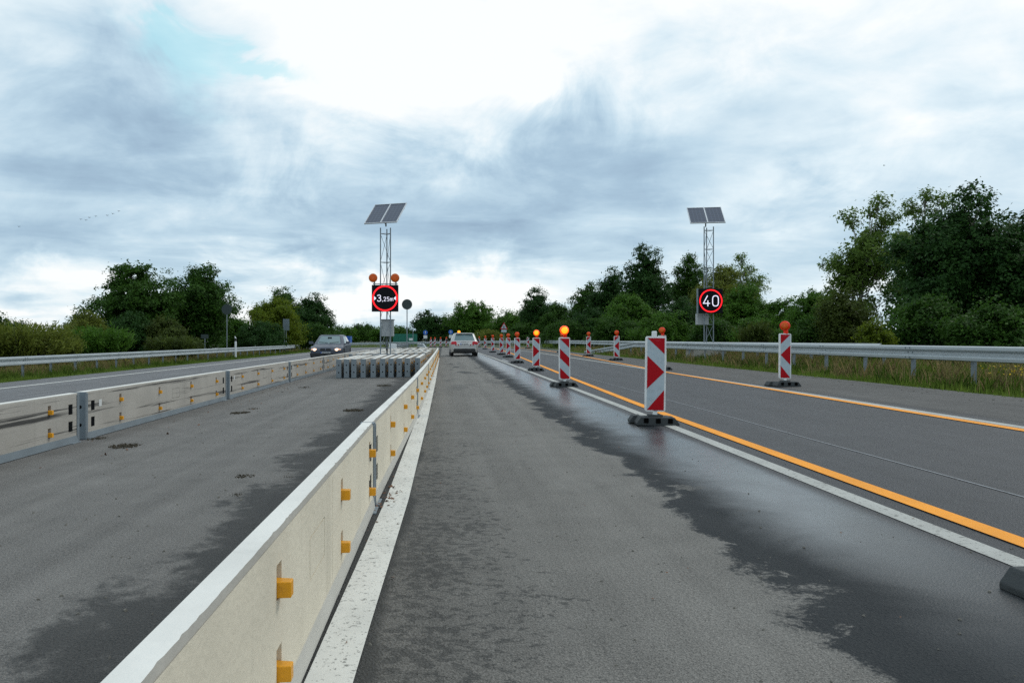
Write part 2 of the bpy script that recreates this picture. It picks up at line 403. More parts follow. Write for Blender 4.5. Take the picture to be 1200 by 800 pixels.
def leafy(name, dark, light, trans=.35, bright=.0):
    m = bpy.data.materials.new(name); m.use_nodes = True; t = m.node_tree; t.nodes.clear(); q = NG(t)
    geo = N(t, 'ShaderNodeNewGeometry'); oi = N(t, 'ShaderNodeObjectInfo')
    big = q.noise(geo.outputs['Position'], 1.0, 4, .6)
    f = q.math('ADD', q.math('MULTIPLY', geo.outputs['Random Per Island'], .55), q.math('MULTIPLY', q.rng(big, .3, .7), .45))
    c = q.ramp(f, [(0.05, dark), (.55, tuple((a + b_) / 2 for a, b_ in zip(dark, light))), (.95, light)])
    c = q.mix(q.math('MULTIPLY', oi.outputs['Random'], .25), c, tuple(x * .75 for x in light))
    d1 = N(t, 'ShaderNodeBsdfPrincipled'); q.put(d1.inputs['Base Color'], c); d1.inputs['Roughness'].default_value = .55; d1.inputs['Specular IOR Level'].default_value = .12
    d2 = N(t, 'ShaderNodeBsdfTranslucent'); q.put(d2.inputs['Color'], q.mix(.4, c, light))
    mx = N(t, 'ShaderNodeMixShader'); mx.inputs[0].default_value = trans
    o = N(t, 'ShaderNodeOutputMaterial')
    t.links.new(d1.outputs[0], mx.inputs[1]); t.links.new(d2.outputs[0], mx.inputs[2]); t.links.new(mx.outputs[0], o.inputs[0])
    return m

M = {}
M['asphalt'] = asphalt()
M['white_paint'] = paint('white_road_paint', (.72, .71, .66), .30)
M['thin_paint'] = paint('worn_white_paint', (.46, .47, .48), .35)
M['seam'] = paint('worn_seam_paint', (.24, .25, .265), .30)
M['orange_paint'] = paint('orange_tape', (.98, .36, .012), .10, True)
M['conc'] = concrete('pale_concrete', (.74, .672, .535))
M['conc_old_shade'] = concrete('grey_concrete', (.41, .385, .345), 1.0)  # scuffed grey tone; also carries the gap shade of the parked blocks
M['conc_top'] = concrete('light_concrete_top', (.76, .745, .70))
M['conc_rough'] = concrete('broken_concrete', (.36, .34, .30))
M['galv'] = simple('galvanised_steel', (.21, .245, .27), .5, .3, .2, 3.0)
M['skirt'] = simple('painted_base_rail', (.50, .48, .43), .6, .0, .14, 4.0)
M['galv_light'] = simple('bright_zinc', (.40, .44, .455), .5, .2, .14, 1.5)
M['galv_dark'] = simple('dark_zinc', (.17, .21, .23), .5, .4, .2, 5.0)
M['black'] = simple('black_plastic', (.012, .013, .014), .55)
M['socket'] = simple('hole_shade_black', (.006, .007, .008), .9, spec=.05)  # near-black, so shallow holes read as deep in shade
M['rubber'] = simple('recycled_rubber', (.050, .056, .058), .75, 0, .35, 25, .4, 60, .3)
M['notch_shade'] = simple('notch_shade_black', (.004, .004, .004), .95, spec=.0)  # near-black that paints the shade inside the foot notches
M['tab'] = dirty('orange_reflector', (.80, .35, .012), .35, .55, (.20, .11, .03))
M['white_pl'] = dirty('white_plastic', (.76, .78, .78), .4, .45)
M['refl_white'] = dirty('white_sheeting', (.42, .50, .55), .32, .38)
M['refl_red'] = dirty('red_sheeting', (.40, .003, .010), .5, .22, (.10, .04, .035), .15)
M['lamp_red'] = simple('orange_lamp_plastic', (.82, .030, .004), .35, 0, .12, 8, spec=.22)
M['lamp_orange'] = simple('amber_lamp_housing', (.60, .17, .012), .35, 0, .15, 12, spec=.3)
M['lamp_amber'] = simple('amber_lens', (.66, .10, .006), .3, 0, .25, 60, .3, 120, .3)
M['lamp_glow'] = glow('lit_amber_lens', (1.0, .075, .002), .9)
M['lamp_core'] = glow('lit_lamp_core', (1.0, .30, .008), 1.6)
M['led_red'] = glow('red_leds', (1.0, .006, .012), 2.0, (.2, .0, .0))
M['led_white'] = glow('white_leds', (.84, .82, 1.0), 1.0, (.3, .3, .3))
M['screen'] = simple('black_matrix_panel', (.006, .006, .009), .7, 0, .3, 90, spec=.15)
M['cell'] = None
M['alu'] = simple('aluminium_frame', (.62, .64, .66), .4, .5)
M['box_grey'] = simple('grey_cabinet', (.36, .38, .39), .55)
M['bark'] = simple('bark', (.085, .075, .06), .9, 0, .4, 8, .6, 30)
M['bark_birch'] = simple('pale_bark', (.30, .29, .26), .85, 0, .5, 5, .4, 20)
M['sign_back'] = simple('sign_back_grey', (.030, .046, .045), .5, .2, .15, 5)
M['sign_blue'] = simple('blue_sign', (.02, .13, .52), .35)
M['blue_box'] = simple('blue_steel', (.015, .10, .42), .5)
M['green_box'] = simple('green_tarp', (.01, .16, .11), .6)
M['soil'] = simple('verge_soil', (.052, .066, .024), .95, 0, .4, 1.2, .6, 20)
M['grit'] = simple('road_grit', (.16, .15, .13), .9, 0, .6, 40)
M['mud'] = simple('dried_mud', (.055, .045, .028), .95, 0, .5, 30, .5, 60)
M['dead_leaf'] = simple('dead_leaf', (.14, .06, .025), .8, 0, .4, 50)
M['tyre'] = simple('tyre_rubber', (.018, .018, .019), .8)
M['rim'] = simple('wheel_rim', (.30, .31, .32), .35, .7)
M['car_dark'] = simple('dark_grey_blue_paint', (.058, .068, .094), .36, .15, .06, 3, spec=.5)
M['car_silver'] = simple('silver_paint', (.48, .48, .47), .40, .35, .06, 3, coat=.2)
M['glass'] = simple('car_glass', (.13, .20, .21), .06, 0, .1, 2, spec=.9)
M['tail'] = simple('red_tail_lamp', (.60, .012, .03), .25)
M['head_on'] = glow('lit_headlamp', (1.0, .68, .42), 2.4)
M['head_rim'] = glow('headlamp_edge', (1.0, .45, .2), .55, (.5, .4, .35))
M['plate'] = simple('number_plate', (.62, .63, .62), .4)
M['plate_mark'] = simple('plate_mark', (.05, .05, .06), .5)
def cells():
    m, q, b = mat('solar_cells')
    tcn = N(q.t, 'ShaderNodeTexCoord'); x, y, z = q.xyz(tcn.outputs['Object'])
    def line(v, per, w):
        f = q.math('FRACT', q.math('DIVIDE', v, per))
        return q.math('MAXIMUM', q.math('LESS_THAN', f, w), q.math('GREATER_THAN', f, 1 - w))
    ln = q.math('MAXIMUM', line(x, .1567, .05), line(y, .1567, .05))
    c = q.mix(q.math('MULTIPLY', ln, .55), (.026, .038, .072), (.12, .15, .21))
    q.put(b.inputs['Base Color'], c); b.inputs['Roughness'].default_value = .22; b.inputs['Specular IOR Level'].default_value = .7
    return m
M['cell'] = cells()
LEAF = {
    'dark': leafy('dark_leaves', (.015, .044, .008), (.066, .150, .020), .36),
    'mid': leafy('mid_green_leaves', (.024, .070, .008), (.105, .225, .026), .38),
    'deep': leafy('deep_green_leaves', (.011, .036, .009), (.045, .112, .022), .32),
    'olive': leafy('olive_leaves', (.060, .085, .011), (.20, .235, .038), .40),
    'yellow': leafy('yellow_green_leaves', (.048, .090, .006), (.19, .245, .020), .45),
    'brown': leafy('brownish_leaves', (.028, .048, .009), (.095, .130, .024), .36),
    'birch': leafy('pale_birch_leaves', (.050, .105, .016), (.175, .265, .052), .48),
    'grass': leafy('green_grass', (.065, .115, .016), (.20, .29, .050), .5),
    'weed': leafy('weed_leaves', (.035, .070, .010), (.12, .19, .03), .4),
    'dry': leafy('dry_grass', (.19, .16, .07), (.44, .36, .17), .5),
    'flower': leafy('yellow_flowers', (.55, .36, .01), (.75, .55, .02), .2),
}

# ------------------------------------------------------------------ ground, carriageway, markings
def sheet(name, rows, lift, m, k='structure'):
    """rows: list of rows of (x, y); z follows the cross fall"""
    vs_, fs = [], []; n = len(rows[0])
    for r in rows: vs_ += [(x, y, g(x) + lift) for x, y in r]
    for i in range(len(rows) - 1):
        for j in range(n - 1):
            fs.append((i * n + j, i * n + j + 1, (i + 1) * n + j + 1, (i + 1) * n + j))
    me = bpy.data.meshes.new(name); me.from_pydata(vs_, [], fs); me.materials.append(m)
    o = bpy.data.objects.new(name, me); COL.objects.link(o)
    if k: o['kind'] = k
    return o
XS = [-3000, -400, -120, -60, -30, -16.5, -8, 0, 7, 14, 30, 60, 120, 400, 3000]
sheet('ground', [[(x, y) for x in XS] for y in (-60, -10, 0, 20, 40, 60, 90, 130, 180, 260, 500, 1200, 4000)], -.05, M['soil'])

def arc(x0, n=26):
    """line parallel to the road at offset x0 that swings left far ahead; centre of the bend left of the road"""
    cx, cy = -62.0, 66.0
    r = x0 - cx
    pts = [(x0, y) for y in (-12, 0, 4, 8, 12, 18, 25, 33, 42, 52, 60)]
    pts += [(cx + r * math.cos(t), cy + r * math.sin(t)) for t in np.linspace(0, R(78), n)]
    return pts
sub = [-14.2, -12, -9, -6, -3, 0, 3, 6, 9.6]
lines = [arc(x) for x in sub]
sheet('road', [[ln[i] for ln in lines] for i in range(len(lines[0]))], 0.0, M['asphalt'])

def strip(name, pts, w, m, lift=.004):
    rows = []
    for i, (x, y) in enumerate(pts):
        a = pts[max(i - 1, 0)]; b = pts[min(i + 1, len(pts) - 1)]
        dx_, dy_ = b[0] - a[0], b[1] - a[1]; l = math.hypot(dx_, dy_)
        nx, ny = dy_ / l, -dx_ / l
        rows.append([(x - nx * w / 2, y - ny * w / 2), (x + nx * w / 2, y + ny * w / 2)])
    return sheet(name, rows, lift, m)
def interp(keys, ys):
    kx = [k[0] for k in keys]; ky = [k[1] for k in keys]
    return [(float(np.interp(y, ky, kx)), float(y)) for y in ys]
M['dull_paint'] = paint('dull_white_paint', (.43, .43, .40), .30)
YS = list(np.linspace(-3, 60, 40)) + list(np.linspace(62, 100, 16))
strip('lane_marking', interp([(-.43, -3), (-.41, 1), (-.392, 2.36), (-.335, 5.3), (-.31, 11), (-.30, 20), (-.33, 44)], np.linspace(-3, 44, 40)) + [(-.40, 48), (-.72, 51), (-1.3, 54)], .165, M['white_paint'])
strip('lane_marking', interp([(2.80, 0), (2.83, 6), (2.88, 12), (2.88, 45), (2.7, 60)], np.linspace(-3, 60, 30)) + [(2.35, 70), (1.6, 82)], .135, M['dull_paint'])
strip('lane_marking', interp([(3.04, 0), (3.10, 4), (3.22, 12), (3.5, 20), (3.98, 32), (5.0, 56), (5.7, 80), (5.2, 100)], YS), .135, M['orange_paint'], .008)
strip('lane_marking', interp([(6.50, 0), (6.53, 9), (6.84, 23), (8.3, 48), (8.9, 70), (8.0, 95)], YS), .14, M['orange_paint'], .008)
strip('lane_marking', interp([(6.72, 0), (6.72, 9), (6.95, 30), (6.98, 60), (6.2, 80), (4.0, 100)], YS), .16, M['dull_paint'])
strip('seam_line', [(3.95 + .006 * math.sin(y * 1.3), y) for y in np.linspace(-2, 70, 90)], .022, M['seam'])
strip('lane_marking', [p for p in arc(-12.2) if p[1] > -5 and p[0] > -60][:-1], .16, M['white_paint'])
ca = arc(-8.2, 120)
for i in range(10, len(ca) - 6, 5):
    if ca[i][1] < 48: continue
    strip('lane_marking', ca[i:i + 3], .15, M['white_paint'])
ca = arc(-5.0, 120)
for i in range(14, 90, 6): strip('lane_marking', ca[i:i + 3], .15, M['white_paint'])
for x0, y0, y1 in ((2.95, 26, 29.5), (3.1, 36, 40)): strip('lane_marking', [(x0, y0), (x0, (y0 + y1) / 2), (x0, y1)], .10, M['thin_paint'])

# ------------------------------------------------------------------ concrete barrier segments
def recess_face(L, z0, z1, rects, xf, sgn, mb, depth):
    """a wall face at x = xf*sgn with rectangular pockets pushed in"""
    ys = sorted({0.0, L} | {v for r in rects for v in r[:2]}); zs = sorted({z0, z1} | {v for r in rects for v in r[2:4]})
    def dep(a, b):
        for r in rects:
            if r[0] < a < r[1] and r[2] < b < r[3]: return r[4] if len(r) > 4 else depth
        return 0.0
    D_ = [[dep((ys[i] + ys[i + 1]) / 2, (zs[j] + zs[j + 1]) / 2) for j in range(len(zs) - 1)] for i in range(len(ys) - 1)]
    X = lambda dd: (xf - dd) * sgn
    for i in range(len(ys) - 1):
        for j in range(len(zs) - 1):
            dd = D_[i][j]
            mb.add([(X(dd), ys[i], zs[j]), (X(dd), ys[i + 1], zs[j]), (X(dd), ys[i + 1], zs[j + 1]), (X(dd), ys[i], zs[j + 1])], [(0, 1, 2, 3) if sgn > 0 else (3, 2, 1, 0)])
            if i + 1 < len(ys) - 1 and D_[i + 1][j] != dd:
                e = D_[i + 1][j]; mb.add([(X(dd), ys[i + 1], zs[j]), (X(e), ys[i + 1], zs[j]), (X(e), ys[i + 1], zs[j + 1]), (X(dd), ys[i + 1], zs[j + 1])], [(0, 1, 2, 3)])
            if j + 1 < len(zs) - 1 and D_[i][j + 1] != dd:
                e = D_[i][j + 1]; mb.add([(X(dd), ys[i], zs[j + 1]), (X(e), ys[i], zs[j + 1]), (X(e), ys[i + 1], zs[j + 1]), (X(dd), ys[i + 1], zs[j + 1])], [(0, 1, 2, 3)])

SEG = 6.0; WH = .585
def make_barrier(label, group, hw, tabs, m_conc, m_top, seed, sides=(1, -1), socket=True):
    rnd = random.Random(seed)
    L = SEG - .03
    root = thing('barrier_segment', label, 'barrier', group=group)
    zs, zt = .085, WH - .014
    rects = []
    for t in tabs:
        for z in (.165, .415): rects.append((t - .034, t + .034, z - .03, z + .075, .030))
    if socket:
        for t in (.20, L - .20):
            for z in (.20, .40): rects.append((t - .05, t + .05, z - .055, z + .065, .040))
    my = tabs[1] * .5 + tabs[2] * .5
    gy0, gy1, gz0, gz1 = my - .17, my + .17, .27, .43
    # thin groove outline of the inspection panel, and one hairline casting joint
    for r in ((gy0, gy0 + .008, gz0, gz1), (gy1 - .008, gy1, gz0, gz1), (gy0 + .008, gy1 - .008, gz0, gz0 + .007), (gy0 + .008, gy1 - .008, gz1 - .007, gz1)):
        rects.append((*r, .008))
    rects.append((my + .38, my + .386, zs + .02, zt - .02, .004))
    body = MB()
    for s in (1, -1): recess_face(L, zs, zt, rects, hw, s, body, .03)
    for yy, fl in ((0.0, 1), (L, -1)):
        body.add([(-hw, yy, zs), (hw, yy, zs), (hw, yy, zt), (-hw, yy, zt)], [(0, 1, 2, 3)])
    body.add([(-hw, 0, zs), (hw, 0, zs), (hw, L, zs), (-hw, L, zs)], [(0, 1, 2, 3)])
    me = body.mesh('concrete_body', m_conc, fix=False)
    o = bpy.data.objects.new('concrete_body', me); COL.objects.link(o); o.parent = root
    # cap with worn, chipped arrises
    cap = MB(); n = 240; prof = []
    def chip(a):
        return a * (1 + (rnd.random() ** 7) * 1.6) if rnd.random() < .4 else a
    runs = []
    wob_ = [0.0, 0.0]
    for i in range(n + 1):
        y_ = L * i / n
        cs = []
        for k in (0, 1):
            wob_[k] = .6 * wob_[k] + .4 * rnd.random()
            cs.append((chip(.009) + .004 * wob_[k], .010 + .008 * wob_[k]) if k else (.008, .008))
        runs.append([(-hw, y_, zt - cs[0][1] * .5), (-hw + cs[0][0], y_, WH), (hw - cs[1][0], y_, WH), (hw, y_, zt - cs[1][1] * .5)])
    k = 4
    vs_ = [p for r in runs for p in r]; top, side = [], []
    for i in range(n):
        for j in range(3):
            f = (i * k + j, i * k + j + 1, (i + 1) * k + j + 1, (i + 1) * k + j)
            (top if j == 1 else side).append(tuple(reversed(f)))
    cap.add(vs_, top, 0); cap.add(vs_, side, 1)
    for yy in (0, n): cap.add([vs_[yy * k + j] for j in range(4)], [(0, 1, 2, 3)], 0)
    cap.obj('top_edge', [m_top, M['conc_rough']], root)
    sk = MB()
    for s in (1, -1):
        x0 = hw * s
        pr = [(x0 + .014 * s, 0.008), (x0 + .004 * s, zs + .002), (x0 - .012 * s, zs + .002), (x0 - .012 * s, .008)]
        sk.add([(a, .04, b) for a, b in pr] + [(a, L - .04, b) for a, b in pr], [(0, 1, 2, 3), (7, 6, 5, 4), (0, 4, 5, 1), (1, 5, 6, 2), (2, 6, 7, 3), (3, 7, 4, 0)])
    sk.obj('base_rail', M['skirt'] if m_conc is M['conc'] else M['galv'], root)
    for yy in (.012, L - .012):
        e = MB(); d_ = 1 if yy < 1 else -1
        e.box((0, yy, WH * .5 + .004), (hw * 2 + .012, .03, WH - .012))
        for s in (1, -1): e.box((s * (hw + .004), yy + d_ * .022, WH * .5), (.010, .044, WH - .03))
        e.box((0, yy + d_ * .10, .006), (hw * 2 + .07, .20, .010))
        for z in (.18, .40): e.tube((0, yy - d_ * .017, z), (0, yy - d_ * .013, z), .022, m=1)  # near-black discs paint the shade inside the plate holes
        e.obj('end_plate', [M['galv'], M['socket']], root, bevel=.004)
    for t in tabs:
        for z in (.165, .415):
            for s in sides:
                r_ = MB()
                r_.add([(s * (hw + a), t + b, z + c) for a, b, c in ((-.02, -.026, -.024), (.040, -.020, -.024), (.040, .018, -.024), (-.02, .026, -.024), (-.02, -.026, .024), (.040, -.020, .024), (.040, .018, .024), (-.02, .026, .024))],
                       [(3, 2, 1, 0), (4, 5, 6, 7), (0, 1, 5, 4), (1, 2, 6, 5), (2, 3, 7, 6), (3, 0, 4, 7)])
                r_.obj('reflector_tab', M['tab'], root, bevel=.003)
    if socket:
        for t in (.20, L - .20):
            for z in (.20, .40):
                for s in (1, -1):
                    MB().box((s * (hw - .022), t, z + .005), (.034, .096, .116)).obj('socket_shade', M['socket'], root)  # near-black fill paints the shade of a deep socket hole
    if group == GR_L:
        # small white paper label stuck to the wall near one end
        MB().box((hw + .002, .40, .42), (.003, .075, .085)).obj('sticker', M['plate'], root)
    return root

GR_R = 'pale concrete barrier segments along the white line'
GR_L = 'scuffed concrete barrier segments on the far side of the closed strip'
GR_S = 'barrier segments parked side by side in rows'
TR = [1.35, 3.05, 4.40, 5.70]
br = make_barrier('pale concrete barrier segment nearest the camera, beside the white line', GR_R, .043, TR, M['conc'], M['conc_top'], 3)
def place(o, x, y, rz=0.0): o.location = (x, y, g(x)); o.rotation_euler.z = rz
XF = [(-.548, -.8), (-.525, 5.2), (-.435, 11.2), (-.395, 17.2), (-.375, 23.2), (-.362, 29.2), (-.352, 35.2), (-.345, 41.2), (-.36, 47.2)]
def seg_rz(k): return -math.atan2(XF[k + 1][0] - XF[k][0], SEG) if k < 8 else R(13)
place(br, XF[0][0], -.80, seg_rz(0))
rl = ['second', 'third', 'fourth', 'fifth', 'sixth', 'seventh', 'eighth']
for k in range(1, 9):
    lab = 'pale concrete barrier segment, %s from the camera in the line beside the white line' % rl[k - 1] if k < 8 else 'pale concrete barrier segment turned left at the far end of the line'
    dup(br, (XF[k][0], XF[k][1], g(XF[k][0])), seg_rz(k), lab, GR_R)
TL = [1.0, 2.4, 3.85, 5.3]
bl = make_barrier('grey scuffed concrete barrier segment cut by the left edge of the photo', GR_L, .062, TL, M['conc_old_shade'], M['conc_top'], 9)
XL = -4.42
place(bl, XL, 3.0)
for k in range(1, 7):
    dup(bl, (XL - .01 * k, 3.0 + SEG * k + .15 * min(k, 3), g(XL)), R(.1), 'grey scuffed concrete barrier segment, %s from the left in the line across the closed strip' % ORD[k], GR_L)
dup(bl, (XL + .0, 3.0 - SEG, g(XL)), R(0), 'grey scuffed concrete barrier segment outside the left edge of the photo, beside the camera', GR_L)
bs = make_barrier('parked barrier block, first from the left in the front row', GR_S, .07, TL, M['conc_old_shade'], M['conc_top'], 21, socket=False)  # darker body colour here holds the shade of the narrow gaps
front = [394, 403, 411.5, 422.5, 434.5, 445.5, 455.5, 465, 474.5, 486]
s0 = F_PX / 22.9
rnd = random.Random(5)
for i, px in enumerate(front):
    x = (px + 2.8 - VX) / s0
    y = 22.9 + (0 if i != 9 else .3) + rnd.uniform(-.06, .06)
    lab = 'parked barrier block, %s from the left in the front row' % ORD[i]
    if i == 0: place(bs, x, y, R(0.4))
    else: dup(bs, (x, y, g(x)), R(rnd.uniform(-.9, 1.0)), lab, GR_S)
for row, (y0, n_, x0, x1, word) in enumerate(((31.6, 11, -3.95, -.85, 'second'), (38.4, 11, -4.0, -.9, 'third'), (45.2, 9, -4.0, -1.2, 'last'))):
    for i in range(n_):
        x = x0 + (x1 - x0) * i / (n_ - 1) + rnd.uniform(-.03, .03)
        if row == 0 and -2.75 < x < -1.95: pass
        dup(bs, (x, y0 + rnd.uniform(-.1, .1), g(x)), R(rnd.uniform(-2.0, 0.0)), 'parked barrier block, %s from the left in the %s row behind the mast' % (ORD[i], word), GR_S)

# ------------------------------------------------------------------ guard rails
def rail_path(pts, step):
    """resample a polyline"""
    P_ = np.array(pts, float); dl = np.r_[0, np.cumsum(np.hypot(*np.diff(P_, axis=0).T))]
    s_ = np.arange(0, dl[-1], step)
    return [(float(np.interp(t, dl, P_[:, 0])), float(np.interp(t, dl, P_[:, 1]))) for t in s_]
def guard_rail(label, pts, side, post_step, top=lambda i, n: .78, low=None):
    """W-profile steel beam on posts; side = +1 when the road lies to the left of the travel direction of pts"""
    root = thing('guard_rail', label, 'guard rail', (pts[0][0], pts[0][1], g(pts[0][0])))
    ox, oy, oz = root.location
    fine = rail_path(pts, 1.0)
    prof = [(.0, 0), (.075, -.02), (.08, -.075), (.075, -.095), (.012, -.135), (.012, -.185), (.075, -.225), (.08, -.245), (.075, -.30), (.0, -.32)]
    rows = []
    for i, (x, y) in enumerate(fine):
        a = fine[max(i - 1, 0)]; b = fine[min(i + 1, len(fine) - 1)]
        l = math.hypot(b[0] - a[0], b[1] - a[1]); nx, ny = -(b[1] - a[1]) / l * side, (b[0] - a[0]) / l * side
        tz_ = top(i, len(fine))
        rows.append([(x + nx * (.06 + u) - ox, y + ny * (.06 + u) - oy, g(x) + tz_ + w - oz) for u, w in prof] +
                    [(x + nx * (.056 + u) - ox, y + ny * (.056 + u) - oy, g(x) + tz_ + w - oz) for u, w in reversed(prof)])
    mb = MB(); k = len(rows[0]); vs_ = [p for r in rows for p in r]; fs = []
    for i in range(len(rows) - 1):
        for j in range(k): fs.append((i * k + j, i * k + (j + 1) % k, (i + 1) * k + (j + 1) % k, (i + 1) * k + j))
    fs += [tuple(range(k)), tuple(range((len(rows) - 1) * k, len(rows) * k))]
    mb.add(vs_, fs)
    # lap joints and bolt heads
    for i in range(2, len(fine) - 1, 4):
        x, y = fine[i]; a = fine[i - 1]; b = fine[i + 1]; l = math.hypot(b[0] - a[0], b[1] - a[1])
        nx, ny = -(b[1] - a[1]) / l * side, (b[0] - a[0]) / l * side; tx_, ty_ = (b[0] - a[0]) / l, (b[1] - a[1]) / l
        if y < 60:
            for u in (-.08, .08):
                for w in (-.05, -.16, -.27):
                    c = Vector((x + nx * (.06 + (.08 if w != -.16 else .012)) + tx_ * u - ox, y + ny * (.06 + (.08 if w != -.16 else .012)) + ty_ * u - oy, g(x) + top(i, len(fine)) + w - oz))
                    mb.tube(c, c + Vector((nx, ny, 0)) * .012, .016, n=6, m=1)
    mb.obj('beam', [M['galv_light'], M['galv_dark']], root)
    posts = rail_path(pts, post_step)
    pm = MB().box((0, 0, .30), (.055, .10, .80)).box((.02, 0, .30), (.05, .006, .78)).mesh('post', M['galv'])
    for i, (x, y) in enumerate(posts):
        j = int(i * post_step); tz_ = top(min(j, len(fine) - 1), len(fine))
        if tz_ < .35: continue
        o = bpy.data.objects.new('post', pm); COL.objects.link(o); o.parent = root
        o.location = (x - ox, y - oy, g(x) - oz + tz_ - .78)
    return root
guard_rail('long galvanised guard rail along the left verge', [(-15.7, 2), (-15.7, 72), (-17.2, 90), (-21, 105), (-27, 116)], -1, 2.0)
def slope(i, n): return .14 + .66 * min(1.0, i / 9.0)
guard_rail('galvanised guard rail along the right verge whose sloping end dips to the tarmac',
           [(9.75, 51.5), (10.4, 47.5), (10.85, 44), (11.0, 40), (11.0, 1)], -1, 2.0, slope)
guard_rail('galvanised guard rail set further back, curving across the far end of the road',
           [(12.9, 22)] + [(p[0], p[1]) for p in arc(12.4, 40) if p[1] > 30], 1, 4.0)
t = guard_rail('short median guard rail behind the parked barriers with a white end', [(-4.2, 62), (-4.15, 90)], 1, 2.0)
MB().box((0, -.25, .40), (.62, .30, .82)).obj('end_cap', M['white_pl'], t, bevel=.04)
guard_rail('short median guard rail bending in behind the parked barriers beside the weeds', [(-1.2, 58), (-1.6, 62), (-2.2, 66), (-2.6, 90)], 1, 2.0, lambda i, n: .45 + .33 * min(1, i / 4))

# ------------------------------------------------------------------ striped lane beacons
PW, PH = .215, .925
def clip(poly, x0, x1, z0, z1):
    def cut(P_, f, inter):
        o = []
        for i in range(len(P_)):
            a, b = P_[i - 1], P_[i]
            if f(b):
                if not f(a): o.append(inter(a, b))
                o.append(b)
            elif f(a): o.append(inter(a, b))
        return o
    def ix(v): return lambda a, b: (v, a[1] + (b[1] - a[1]) * (v - a[0]) / (b[0] - a[0]))
    def iz(v): return lambda a, b: (a[0] + (b[0] - a[0]) * (v - a[1]) / (b[1] - a[1]), v)
    for f, it in ((lambda p: p[0] >= x0 - 1e-9, ix(x0)), (lambda p: p[0] <= x1 + 1e-9, ix(x1)), (lambda p: p[1] >= z0 - 1e-9, iz(z0)), (lambda p: p[1] <= z1 + 1e-9, iz(z1))):
        poly = cut(poly, f, it)
        if len(poly) < 3: return []
    return poly
def stripes(style):
    H, w = PH, PW; P_ = []
    if style in ('right', 'left'):
        P_ = [[(0, H), (w, H), (w, H - .95 * w)], [(0, H - 1.06 * w), (w, H - 2.02 * w), (0, H - 3.02 * w)], [(w, H - 3.06 * w), (w, 0), (.08 * w, 0), (.0, -.0)][:3]]
        P_[2] = [(w, H - 3.10 * w), (w, 0), (w * (1 - min(1, (H - 3.10 * w) / w)), 0)]
    else:
        for k in range(-1, 3):
            z = H + .1 * w - 2.06 * w * k
            P_.append([(0, z), (w, z - w), (w, z - 2.0 * w), (0, z - 1.0 * w)])
        P_ = [[(a, b + .97 * w - .08 * w) for a, b in p] for p in P_]
    if style in ('left', 'diag_left'): P_ = [[(w - a, b) for a, b in p] for p in P_]
    out_ = []
    for p in P_:
        c = clip(p, 0, w, 0, H)
        if c: out_.append([(a - w / 2, b) for a, b in c])
    return out_
